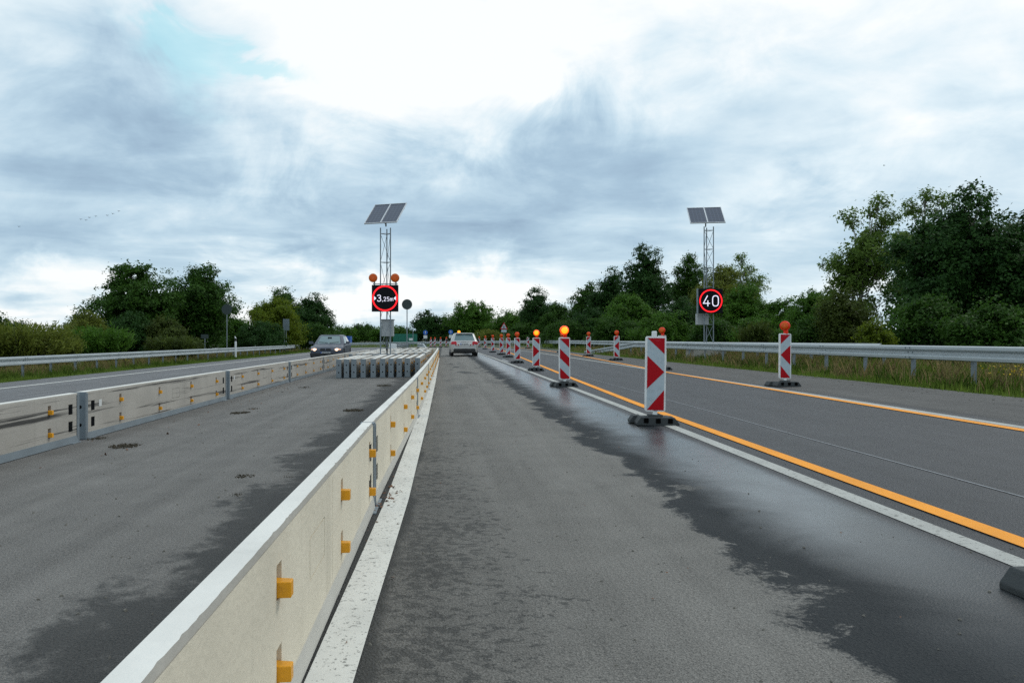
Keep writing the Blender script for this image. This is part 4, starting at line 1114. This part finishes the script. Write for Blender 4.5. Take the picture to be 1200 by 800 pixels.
wagon = dict(len=4.45, w=1.82, wheels=(1.38, -1.36), paint=M['car_silver'], mirror=M['black'],
             bottom=[(-2.23, .34), (-1.9, .24), (1.9, .22), (2.23, .28)],
             belt=[(-2.23, .80), (-2.1, .93), (-1.5, .97), (.9, .93), (1.7, .82), (2.1, .72), (2.23, .62)],
             deck=[(-2.23, .82), (-2.1, .96), (-1.5, .98), (.9, 1.0), (1.6, .90), (2.05, .78), (2.23, .65)],
             cabin=dict(bf=1.05, br=-2.10, bz=.94, bw=.86, rf=.30, rr=-1.72, rz=1.47, rw=.66))
XW = (543.6 - VX) * 48.5 / F_PX
c2 = car('silver estate car with amber roof beacon and red white tail markings, seen from behind', wagon, (XW, 48.5 + 2.2, g(XW)), R(1))
ry = -2.225
for s in (-1, 1):
    MB().prism([(s * .48, .77), (s * .88, .78), (s * .84, .95), (s * .54, .97)], .14, 'XZ', ry - .02).obj('tail_light', M['tail'], c2, bevel=.02)
    w_ = MB().prism([(s * .28, .70), (s * .60, .70), (s * .66, .77), (s * .28, .77)], .03, 'XZ', ry - .03).obj('warning_strip', M['white_pl'], c2)
    b = MB()
    for k in range(2): b.prism([(s * (.33 + .16 * k), .70), (s * (.41 + .16 * k), .70), (s * (.46 + .16 * k), .77), (s * (.38 + .16 * k), .77)], .006, 'XZ', ry - .036)
    b.obj('red_marks', M['refl_red'], w_)
np_ = MB().box((0, ry - .02, .80), (.52, .012, .115)).obj('number_plate', M['plate'], c2)
MB().box((-.235, ry - .028, .80), (.05, .004, .112)).obj('blue_band', M['sign_blue'], np_)
b = MB()
for k in range(6): b.box((-.15 + k * .062 + (.03 if k > 1 else 0), ry - .028, .80), (.034, .004, .07))
b.obj('plate_marks', M['plate_mark'], np_)
MB().prism([(-.62, .28), (.62, .28), (.74, .40), (.66, .50), (-.66, .50), (-.74, .40)], .05, 'XZ', ry - .02).obj('lower_bumper', M['black'], c2, bevel=.015)
MB().box((0, -1.80, 1.475), (1.1, .20, .03)).obj('roof_spoiler', M['car_silver'], c2, bevel=.01)
bc = MB().lathe([(.10, 0), (.10, .03), (.0, .03)], 16, 'Z', (-.32, -1.2, 1.50)).obj('roof_beacon', M['black'], c2)
MB().lathe([(.085, 0), (.095, .06), (.075, .13), (0, .15)], 16, 'Z', (-.32, -1.2, 1.53)).obj('lens', M['lamp_core'], bc, smooth=True)

# ------------------------------------------------------------------ vegetation
def quads(name, c, n, size, m, parent=None, aspect=.62, seed=0, updir=None):
    """many small pointed leaf faces: centres c, preferred normals n"""
    rg_ = np.random.default_rng(seed); k = len(c)
    n = n + rg_.normal(0, .55, (k, 3)); n /= np.linalg.norm(n, axis=1, keepdims=True) + 1e-9
    t_ = rg_.normal(0, 1, (k, 3)) if updir is None else updir + rg_.normal(0, .25, (k, 3))
    t_ -= n * np.sum(t_ * n, axis=1, keepdims=True); t_ /= np.linalg.norm(t_, axis=1, keepdims=True) + 1e-9
    b_ = np.cross(n, t_); sz = (size * rg_.uniform(.6, 1.35, k))[:, None]
    v = np.empty((k, 4, 3)); fold = n * sz * .12
    v[:, 0] = c - t_ * sz * .5; v[:, 1] = c + b_ * sz * .5 * aspect - fold; v[:, 2] = c + t_ * sz * .5; v[:, 3] = c - b_ * sz * .5 * aspect - fold
    me = bpy.data.meshes.new(name); me.vertices.add(4 * k); me.vertices.foreach_set('co', v.ravel())
    me.loops.add(4 * k); me.loops.foreach_set('vertex_index', np.arange(4 * k, dtype=np.int32))
    me.polygons.add(k); me.polygons.foreach_set('loop_start', np.arange(0, 4 * k, 4, dtype=np.int32))
    me.materials.append(m); me.update(calc_edges=True)
    o = bpy.data.objects.new(name, me); COL.objects.link(o)
    if parent is not None: o.parent = parent
    return o
def tree(label, X, Y, h, w, style, seed, leaf, dens=1.0, group=None, base=.04, name='broadleaf_tree', cat='tree'):
    """h: height, w: half width. Crown = leaf clumps on the shells of several uneven lobes carried by limbs"""
    rg_ = np.random.default_rng(seed); z0 = g(X) - .05
    root = thing(name, label, cat, (X, Y, z0), 0, group)
    sparse = style == 'birch'
    nl = int(rg_.integers(24, 30)) if not sparse else 24
    lob = []
    lean = rg_.normal(0, .05, 2) * h
    for i in range(nl):
        t_ = base + .10 + (1 - base - .20) * (i / (nl - 1)) ** (.85 if not sparse else .75)
        if style == 'bush': env = w * math.sqrt(max(.05, 1 - (t_ / 1.05) ** 2.6))
        elif sparse: env = w * (.50 + .95 * t_) * math.sqrt(max(.05, 1 - t_ ** 3.0))
        else: env = w * (.74 + .42 * math.sin(math.pi * min(1, t_ * 1.1))) * math.sqrt(max(.06, 1 - (t_ / 1.04) ** 3.4))
        a = i * 2.4 + rg_.uniform(-.6, .6); rr = env * rg_.uniform(.28, .80) if i < nl - 1 else env * .15
        lr = (w * rg_.uniform(.26, .48) if not sparse else w * rg_.uniform(.24, .42)) * (1.0 if t_ < .7 else rg_.uniform(.5, .8))
        lr = min(lr, h * .20); peak = rg_.uniform(.80, 1.04) if t_ > .62 and i < nl - 1 else 1.0
        z = min(t_ * h, h - lr * .80) * peak
        lob.append((np.array([rr * math.cos(a) + lean[0] * t_, rr * math.sin(a) + lean[1] * t_, max(z, lr * .5)]), lr))
    # every outer lobe is tied to the body of the crown by a smaller one below and inside it
    for c, lr in list(lob):
        if c[2] > h * .5:
            lob.append((np.array([c[0] * .62, c[1] * .62, c[2] - lr * rg_.uniform(.7, 1.1)]), lr * rg_.uniform(.75, 1.0)))
    if not sparse:
        for t_ in (.30, .48, .64, .76): lob.append((np.array([lean[0] * t_, lean[1] * t_, h * t_]), min(w * .52, h * .22) * (1.15 - t_ * .6)))
    C_, Nn = [], []
    per = 36 if not sparse else 24
    for c, lr in lob:
        area = 4 * math.pi * lr * lr
        k = max(4, int(area * dens * (3.9 if not sparse else 3.0) / (leaf * leaf * per * .55) * .55))
        dr = rg_.normal(0, 1, (k, 3)); dr[:, 2] = dr[:, 2] * .9 + .25; dr /= np.linalg.norm(dr, axis=1, keepdims=True)
        bump = np.ones(k)
        for _ in range(7):      # knobs and hollows so that no lobe stays round
            bd = rg_.normal(0, 1, 3); bd /= np.linalg.norm(bd)
            bump += rg_.uniform(-.30, .42) * np.clip((dr @ bd - .45) / .55, 0, 1) ** 1.2
        rad = lr * rg_.uniform(.35, 1.08, k) ** .8 * bump
        cc = c + dr * rad[:, None] * np.array([1.02, 1.02, 1.0])
        sg = max(leaf * 1.35, lr * .11)
        pts = np.repeat(cc, per, axis=0) + rg_.normal(0, 1, (k * per, 3)) * np.array([sg, sg, sg * .65])
        C_.append(pts); Nn.append(np.repeat(dr, per, axis=0) * .8 + np.array([0, 0, .5]))
        # sprays that run out from the shell along a twig and break the outline
        ks = max(3, k // 5); d2 = rg_.normal(0, 1, (ks, 3)); d2[:, 2] = np.abs(d2[:, 2]) * .9; d2 /= np.linalg.norm(d2, axis=1, keepdims=True)
        m_ = 20; tt = np.tile(np.linspace(.75, 1.0, m_), ks)[:, None]
        tip = c + d2 * lr * rg_.uniform(1.0, 1.20 if not sparse else 1.3, (ks, 1))
        C_.append(c + (np.repeat(tip, m_, axis=0) - c) * tt + rg_.normal(0, leaf * .55, (ks * m_, 3))); Nn.append(np.repeat(d2, m_, axis=0))
    C_ = np.concatenate(C_); Nn = np.concatenate(Nn)
    keep = C_[:, 2] > .05
    # hollows and denser sprays: a lumpy field thins the leaves so that limbs and sky show through
    fld = np.zeros(len(C_))
    for wl in (.55, .30, .17):
        for _ in range(4):
            kv = rg_.normal(0, 1, 3); kv *= 2 * math.pi / (np.linalg.norm(kv) * wl * max(w, 1.2)); fld += np.sin(C_ @ kv + rg_.uniform(0, 6.28)) * (.5 if wl > .2 else .35)
    hi = np.clip((C_[:, 2] / h - .25) / .5, 0, 1)
    keep &= fld > (-1.05 + .75 * hi + rg_.normal(0, .25, len(C_))) if not sparse else fld > (-.9 + rg_.normal(0, .3, len(C_)))
    C_, Nn = C_[keep], Nn[keep]
    up = None; asp = .62
    quads('crown', C_, Nn, leaf, LEAF[{'bush': 'mid', 'birch': 'birch'}.get(style, style)] if not isinstance(style, tuple) else LEAF['mid'], root, asp, seed + 1, up)
    tk = MB(); r = max(.05, .028 * h) * (.6 if sparse else 1); kx, ky = rg_.normal(0, .03 * h, 2)
    top = np.array([lean[0] * .8, lean[1] * .8, h * .82])
    ax = [np.array([0, 0, -.2]), np.array([kx * .4, ky * .4, h * .25]), np.array([kx * .6 + lean[0] * .4, ky * .6 + lean[1] * .4, h * .52]), top]
    tk.path([tuple(p_) for p_ in ax], [r, r * .75, r * .5, r * .15], 8)
    for c, lr in lob:
        f = min(.9, max(.12, (c[2] / h) * .72)); j = f / .82 * 3 if f < .82 else 2.9
        zz_ = [p_[2] for p_ in ax]; zt_ = f * h
        st = np.array([np.interp(zt_, zz_, [p_[q_] for p_ in ax]) for q_ in (0, 1)] + [zt_])
        mid = (st + c) / 2 + np.array([0, 0, -.04 * h]); rr = r * .34 * (1 - f * .6)
        tk.path([tuple(st), tuple(mid), tuple(c)], [rr, rr * .7, rr * .3], 5)
        if sparse:
            for _ in range(6):
                e_ = c + rg_.normal(0, 1, 3) * lr * .65; tk.path([tuple(mid * .3 + c * .7), tuple((c + e_) / 2 + np.array([0, 0, .1])), tuple(e_)], [.018, .012, .006], 4)
    tk.obj('trunk', M['bark_birch'] if sparse else M['bark'], root, smooth=True)
    return root
def px_tree(label, x, top, hwpx, Y, style, seed, leaf, dens=1.0, **kw):
    if Y > 45: leaf *= .80
    s = F_PX / Y; X = (x - VX) / s; h = (HY - top) / s + CAM_Z - g(X) + .05
    return tree(label, X, Y, h, hwpx / s, style, seed, leaf, dens, **kw)
GT = 'trees and bushes behind the rails'
T = [
    # left side
    ('big dark round tree on the left, left one of the tall pair', 146, 303, 58, 62, 'dark', 11, .26, 1.0),
    ('tall dark tree right of the biggest left tree, behind the round sign back', 232, 311, 44, 68, 'dark', 12, .26, .9),
    ('low olive bush at the foot of the big left tree', 108, 366, 30, 52, 'olive', 13, .17, .9),
    ('brownish bush under the tall left pair', 196, 372, 30, 56, 'brown', 14, .17, .9),
    ('rounded yellow green tree behind the grey sign board', 322, 350, 36, 86, 'yellow', 15, .26, 1.0),
    ('dark tree rising behind the yellow green tree', 330, 335, 28, 108, 'dark', 16, .30, 1.0),
    ('dark dense tree left of the oncoming car', 366, 346, 27, 100, 'deep', 17, .28, 1.0),
    ('mid green bush between the tall pair and the yellow green tree', 276, 372, 28, 78, 'mid', 18, .22, .9),
    ('dark bush under the yellow green tree', 305, 378, 34, 76, 'deep', 19, .20, 1.0),
    ('distant low dark tree at the left edge', 12, 376, 40, 120, 'dark', 20, .34, 1.0),
    ('distant dark bush just right of the olive willow', 88, 378, 22, 90, 'dark', 21, .28, 1.0),
    ('dark bush at the foot of the dense tree left of the car', 372, 380, 26, 90, 'dark', 22, .25, 1.0),
    ('dark bush filling under the big left tree', 150, 368, 40, 56, 'deep', 23, .18, 1.0),
    # far middle
    ('distant tree directly right of the oncoming car', 404, 383, 22, 210, 'mid', 31, .5, 1.0),
    ('distant tree above the blue container', 428, 380, 22, 215, 'dark', 32, .5, 1.0),
    ('distant tree behind the foot of the mast', 455, 380, 24, 210, 'mid', 33, .5, 1.0),
    ('distant tree left of the tall round sign', 472, 383, 20, 200, 'dark', 34, .5, 1.0),
    ('round dark tree above the left blue arrow sign', 499, 364, 22, 165, 'deep', 35, .40, 1.1),
    ('big rounded green tree above the silver car', 554, 354, 32, 160, 'mid', 36, .40, 1.1),
    ('dark tree between the round dark one and the big rounded one', 525, 370, 20, 170, 'dark', 37, .42, 1.0),
    ('low olive bush right of the silver car', 572, 386, 22, 128, 'olive', 38, .30, 1.0),
    ('green tree behind the warning triangle', 598, 364, 24, 140, 'mid', 39, .36, 1.0),
    # right belt
    ('pointed dark tree right of the warning triangle', 628, 339, 24, 118, 'deep', 41, .30, 1.1),
    ('lower dark tree behind the lit beacons', 656, 352, 22, 112, 'dark', 42, .30, 1.0),
    ('mid height dark tree left of the tallest of the belt', 688, 331, 28, 104, 'dark', 43, .28, 1.1),
    ('dark tree stepping up towards the tallest of the belt', 717, 308, 24, 98, 'deep', 44, .28, 1.0),
    ('tallest dark tree of the belt, left of the right mast', 757, 284, 32, 90, 'deep', 45, .26, 1.1),
    ('dark tree right behind the tallest of the belt', 800, 291, 26, 94, 'dark', 46, .26, 1.0),
    ('mid green bushy tree below the tallest of the belt', 735, 348, 40, 74, 'mid', 47, .22, 1.0),
    ('dark bushy tree behind the second right row beacon', 690, 360, 34, 82, 'deep', 48, .22, 1.0),
    ('broad olive tree behind the right mast', 838, 306, 36, 66, 'olive', 49, .21, 1.1),
    ('bushy green tree right of the 40 sign', 868, 334, 34, 58, 'mid', 50, .19, 1.1),
    ('thin birch with open crown above the bushy green tree', 868, 292, 32, 70, 'birch', 51, .18, .6),
    ('dark bush behind the mast foundation', 800, 352, 36, 60, 'deep', 52, .19, 1.1),
    ('green bush in the dip of the skyline behind the right beacon', 918, 352, 34, 56, 'mid', 53, .18, 1.0),
    ('leafy green tree rising left of the tall birch', 955, 338, 32, 48, 'mid', 54, .16, 1.0),
    ('tall birch with light open crown, left of the great dark tree', 1003, 226, 46, 42, 'birch', 55, .15, 1.1),
    ('brownish bush under the tall birch', 990, 338, 32, 37, 'brown', 56, .13, 1.0),
    ('second birch with thin top behind the great dark tree', 1080, 208, 42, 43, 'birch', 57, .14, .9),
    ('great dark leafy tree at the right behind the rail', 1118, 220, 72, 31, 'deep', 58, .14, 1.0),
    ('dark tree cut by the right edge of the photo', 1192, 240, 52, 29, 'deep', 59, .14, .95),
    ('dark green bush at the foot of the great dark tree', 1085, 345, 48, 27, 'dark', 60, .12, .9),
    ('small yellow green bush between brownish bush and great dark tree', 1026, 375, 20, 25.5, 'yellow', 61, .09, .35),
    ('dark green bush behind the rail at the right edge', 1168, 352, 52, 24.5, 'dark', 62, .115, .9),
    ('green bush behind the rail left of the tall birch', 948, 372, 32, 40, 'dark', 63, .13, 1.0),
    ('dark bush behind the sloping rail end', 716, 372, 40, 66, 'dark', 64, .18, 1.0),
    ('dark bush behind the rail right of the slanting striped beacon', 664, 376, 34, 80, 'dark', 65, .2, 1.0),
    ('green bush behind the rail right of the mast', 890, 372, 30, 46, 'mid', 66, .15, 1.0),
    ('mid green bush behind the rail at the nearest beacon', 775, 368, 36, 56, 'mid', 67, .17, 1.0),
    ('dark bush behind the rail between 40 sign and nearest beacon', 838, 372, 34, 50, 'dark', 68, .16, 1.0),
    ('low dark bush beyond the silver car', 620, 378, 32, 112, 'dark', 69, .26, 1.0),
    ('dark tree outside the frame beyond the right edge', 1262, 262, 50, 33, 'dark', 70, .17, .8),
    ('dark tree outside the frame beyond the left edge', -70, 330, 60, 60, 'dark', 71, .26, .9),
]
for lab, x, top, hwp, Y, st, sd_, lf, dn_ in T:
    bush = 'bush' in lab and 'bushy' not in lab
    px_tree(lab, x, top, hwp, Y, st, sd_, lf, dn_, name='bush' if bush else ('birch_tree' if st == 'birch' else 'broadleaf_tree'), cat='bush' if bush else 'tree', group=GT)

def willow(label, X, Y, h, w, seed, key, n=420):
    rg_ = np.random.default_rng(seed); root = thing('willow_bush', label, 'bush', (X, Y, g(X) - .05), 0, GT)
    C_, U = [], []; tk = MB()
    for i in range(n):
        a = rg_.uniform(0, 2 * math.pi); rr = w * math.sqrt(rg_.uniform(0, 1)) * .55
        b0 = np.array([rr * math.cos(a), rr * math.sin(a), 0]); hh = h * rg_.uniform(.55, 1.0) * (1 - .35 * (rr / w) ** 2)
        out_ = np.array([math.cos(a), math.sin(a), 0]) * w * rg_.uniform(.15, .6) + rg_.normal(0, .12 * w, 3) * np.array([1, 1, 0])
        p0, p1, p2 = b0, b0 + out_ * .35 + np.array([0, 0, hh * .6]), b0 + out_ + np.array([0, 0, hh])
        m_ = 42; t_ = rg_.uniform(.12, 1, m_)[:, None]
        pts = p0 * (1 - t_) ** 2 + 2 * p1 * t_ * (1 - t_) + p2 * t_ * t_
        tg = 2 * (p1 - p0) * (1 - t_) + 2 * (p2 - p1) * t_; tg /= np.linalg.norm(tg, axis=1, keepdims=True)
        C_.append(pts + rg_.normal(0, .09, (m_, 3))); U.append(tg)
        if i % 6 == 0: tk.path([tuple(p0), tuple(p1 * .8 + p0 * .1 + p2 * .1), tuple(p2)], [.022, .012, .004], 4)
    C_ = np.concatenate(C_); U = np.concatenate(U)
    quads('foliage', C_, np.random.default_rng(seed + 5).normal(0, 1, C_.shape), .26, LEAF[key], root, .22, seed + 2, U)
    tk.obj('stems', M['bark'], root)
def w_at(x, Y): return (x - VX) * Y / F_PX
willow('olive willow shrub with upright twigs at the left edge', w_at(14, 36), 36, 2.35, 2.6, 81, 'olive', 620)
willow('olive willow shrub beside the leftmost one, behind the rail', w_at(58, 42), 42, 1.75, 1.7, 82, 'olive', 380)
willow('tall green willow shrub against the big left tree', w_at(118, 46), 46, 2.3, 1.7, 83, 'mid', 420)
willow('dull brown willow shrub behind the rail under the tall left pair', w_at(205, 50), 50, 1.7, 1.7, 84, 'brown', 360)
willow('bare brown twiggy shrub behind the rail, left of the right row beacon', w_at(884, 42), 42, 1.9, .9, 85, 'brown', 140)

def blades(name, regions, key, seed, hmin, hmax, width, lean=.35):
    rg_ = np.random.default_rng(seed); P_, Hh = [], []
    for x0, x1, y0, y1, n, clump in regions:
        k = n
        c = np.c_[rg_.uniform(x0, x1, max(1, k // clump)), y0 + (y1 - y0) * rg_.uniform(0, 1, max(1, k // clump)) ** 1.5]
        p_ = np.repeat(c, clump, axis=0) + rg_.normal(0, .10, (len(c) * clump, 2)); P_.append(p_); Hh.append(np.repeat(rg_.uniform(.5, 1, len(c)), clump))
    P_ = np.concatenate(P_); Hh = np.concatenate(Hh); k = len(P_)
    z = np.array([g(v) for v in P_[:, 0]]) - .05
    hh = (hmin + (hmax - hmin) * rg_.uniform(0, 1, k) ** 1.6) * Hh
    a = rg_.uniform(0, 2 * math.pi, k); ln = hh * rg_.uniform(.05, lean, k)
    d_ = np.c_[np.cos(a), np.sin(a)]; sd__ = np.c_[-np.sin(a), np.cos(a)] * (width / 2) * rg_.uniform(.6, 1.4, (k, 1))
    v = np.zeros((k, 5, 3))
    v[:, 0, :2] = P_ - sd__; v[:, 1, :2] = P_ + sd__; v[:, 2, :2] = P_ + sd__ * .8 + d_ * (ln * .35)[:, None]; v[:, 3, :2] = P_ + d_ * ln[:, None]; v[:, 4, :2] = P_ - sd__ * .8 + d_ * (ln * .35)[:, None]
    v[:, 0, 2] = v[:, 1, 2] = z; v[:, 2, 2] = v[:, 4, 2] = z + hh * .55; v[:, 3, 2] = z + hh
    me = bpy.data.meshes.new(name); me.vertices.add(5 * k); me.vertices.foreach_set('co', v.ravel())
    me.loops.add(5 * k); me.loops.foreach_set('vertex_index', np.arange(5 * k, dtype=np.int32))
    me.polygons.add(k); me.polygons.foreach_set('loop_start', np.arange(0, 5 * k, 5, dtype=np.int32))
    me.materials.append(LEAF[key]); me.update(calc_edges=True)
    o = bpy.data.objects.new(name, me); COL.objects.link(o); return kind(o, 'stuff')
blades('short_grass', [(9.60, 11.3, 9, 62, 34000, 9), (-15.5, -14.15, 14, 90, 30000, 9)], 'grass', 1, .08, .26, .013)
blades('weeds', [(9.9, 11.2, 9, 62, 5000, 24), (-15.6, -14.5, 14, 90, 5000, 24), (11, 14.5, 9, 62, 12000, 18)], 'weed', 6, .15, .42, .028, .7)
blades('verge_grass', [(11.0, 14.5, 9, 62, 24000, 12), (-18.5, -15.4, 14, 90, 22000, 12), (11, 16, 60, 120, 9000, 8), (-4, -2, 64, 84, 2500, 6), (-30, 6, 128, 150, 9000, 6)], 'grass', 2, .20, .52, .014)
blades('dry_grass', [(11.15, 15, 9, 60, 22000, 16), (9.9, 11.1, 9, 60, 2600, 10), (-19, -15.6, 14, 90, 22000, 16), (-4, -2, 64, 84, 900, 6)], 'dry', 3, .25, .62, .010, .5)
fl = np.random.default_rng(7)
fx = np.c_[fl.normal(11.35, .22, 130), fl.normal(14.6, .5, 130), fl.uniform(.42, .62, 130)]
fx2 = np.c_[fl.uniform(-17, -15, 60), fl.uniform(24, 50, 60), fl.uniform(.1, .35, 60)]
kind(quads('wild_flowers', np.r_[fx, fx2], np.tile([0, -.4, 1.0], (190, 1)), .035, LEAF['flower'], None, .9, 8), 'stuff')

# ------------------------------------------------------------------ small things on the tarmac
def mud(label, x, y, r, n, seed):
    rg_ = random.Random(seed); b = MB()
    for i in range(n):
        a = rg_.uniform(0, 6.283); q_ = r * rg_.random() ** .7; s = r * rg_.uniform(.04, .13)
        c = (q_ * math.cos(a) * 1.1, q_ * math.sin(a) * 1.25, s * .4)
        if rg_.random() < .45:
            an = rg_.uniform(0, 6.283); l = r * rg_.uniform(.12, .32)
            b.tube(c, (c[0] + l * math.cos(an), c[1] + l * math.sin(an), rg_.uniform(.004, .03)), s * .18, s * .08, 4)
        else:
            vs_ = []
            rot = Matrix.Rotation(rg_.uniform(0, 6.28), 3, 'Z') @ Matrix.Rotation(rg_.uniform(-.5, .5), 3, 'X')
            b.box(c, (s * 1.5, s * rg_.uniform(.7, 1.2), s * 1.2), rot, taper=.6)
    o = b.obj('mud_clump', M['mud'], None, loc=(x, y, g(x)))
    return tag(o, label, 'dirt', 'dried mud clumps on the closed strip')
for i, (px, py, r, n, lab) in enumerate([
    (146, 523, .27, 150, 'large dark clump of dried mud near the first joint of the scuffed barrier'),
    (112, 514, .20, 80, 'strip of dead leaves and mud at the foot of the scuffed barrier joint'),
    (287, 558, .14, 70, 'small clump of dried mud in the middle of the closed strip, nearer the barrier'),
    (277, 580, .085, 40, 'smallest scatter of dried mud, nearest the camera on the closed strip'),
    (415, 481, .30, 130, 'round brown clump of dried mud before the parked barrier blocks'),
    (282, 484, .28, 90, 'flat dark mud patch halfway along the scuffed barrier line'),
    (297, 479, .20, 40, 'faint mud scatter right of the flat patch by the scuffed barrier'),
    (356, 454, .26, 50, 'thin dark mud patch left of the parked barrier blocks'),
    (450, 452, .34, 90, 'dark mud scatter right in front of the parked barrier blocks'),
    (338, 559, .07, 24, 'tiny dark mud scatter beside the small clump'),
    (238, 470, .26, 80, 'mud and leaves along the foot of the scuffed barrier, second joint')]):
    x, y = at(px, py); mud(lab, x, y, r * .55, int(n * 1.3), 100 + i)
def litter(name, n, box, m, seed, size):
    rg_ = np.random.default_rng(seed)
    c = np.c_[rg_.normal(box[0], box[1], n), rg_.uniform(box[2], box[3], n), np.zeros(n)]
    c[:, 2] = [g(v) + .010 for v in c[:, 0]]
    o = quads(name, c, np.tile([0, 0, 2.2], (n, 1)), size, m, None, .6, seed); return kind(o, 'stuff')
litter('dead_leaves', 26, (-.40, .03, 5.0, 5.9), M['dead_leaf'], 4, .035)
litter('dead_leaves', 34, (-.36, .10, 1.8, 14), M['dead_leaf'], 5, .022)
litter('dead_leaves', 40, (-3.9, .35, 7, 20), M['dead_leaf'], 6, .05)
litter('dead_leaves', 20, (1.6, .8, 2.4, 12), M['dead_leaf'], 9, .020)

def stones(name, n, xm, xs_, y0, y1, seed, smin, smax):
    rg_ = random.Random(seed); b = MB()
    for _ in range(n):
        x, y = rg_.gauss(xm, xs_), y0 + (y1 - y0) * rg_.random() ** 1.6; s_ = rg_.uniform(smin, smax)
        rot = Matrix.Rotation(rg_.uniform(0, 6.28), 3, 'Z') @ Matrix.Rotation(rg_.uniform(-.6, .6), 3, 'Y')
        b.box((x, y, g(x) + s_ * .25), (s_, s_ * rg_.uniform(.6, 1), s_ * rg_.uniform(.5, .8)), rot, taper=rg_.uniform(.4, .8))
    return kind(b.obj(name, M['grit']), 'stuff')
stones('gravel', 260, -2.4, .9, 2.6, 20, 41, .006, .016)
stones('gravel', 170, -.56, .05, 2.0, 12, 42, .006, .016)
stones('gravel', 160, 1.6, .8, 2.2, 12, 43, .005, .013)
stones('gravel', 120, 9.2, .35, 9, 40, 44, .01, .03)
# ------------------------------------------------------------------ birds far off
def bird(x, y, lab, grp, w=1.0):
    Y = 260.0; s = F_PX / Y
    b = MB(); ell(b, (0, 0, 0), (.11 * w, .36 * w, .10 * w), 8)
    for k in (-1, 1):
        b.add([(k * .05, .12, .02), (k * .35 * w, .16, .20 * w), (k * .72 * w, .0, .10 * w), (k * .33 * w, -.10, .18 * w), (k * .05, -.12, .02)], [(0, 1, 2, 3, 4)])
    b.add([(-.05, -.30, 0), (.05, -.30, 0), (.09, -.52, .01), (-.09, -.52, .01)], [(0, 1, 2, 3)])
    o = b.obj('bird', M['black'], None, loc=((x - VX) / s, Y, CAM_Z + (HY - y) / s), rz=R(50)); tag(o, lab, 'bird', grp)
for x, y in ((94.5, 257), (100.5, 258), (104.5, 255), (112, 253.5), (125.5, 252.5), (132, 250.5), (139, 247.5)):
    bird(x, y, 'dark bird in a loose line flying above the big left tree', 'line of birds above the left trees')
bird(22, 265.5, 'single dark bird near the left edge of the sky, apart from the line', None)
bird(1036, 194, 'single dark bird above the tall birch on the right', None, .9)
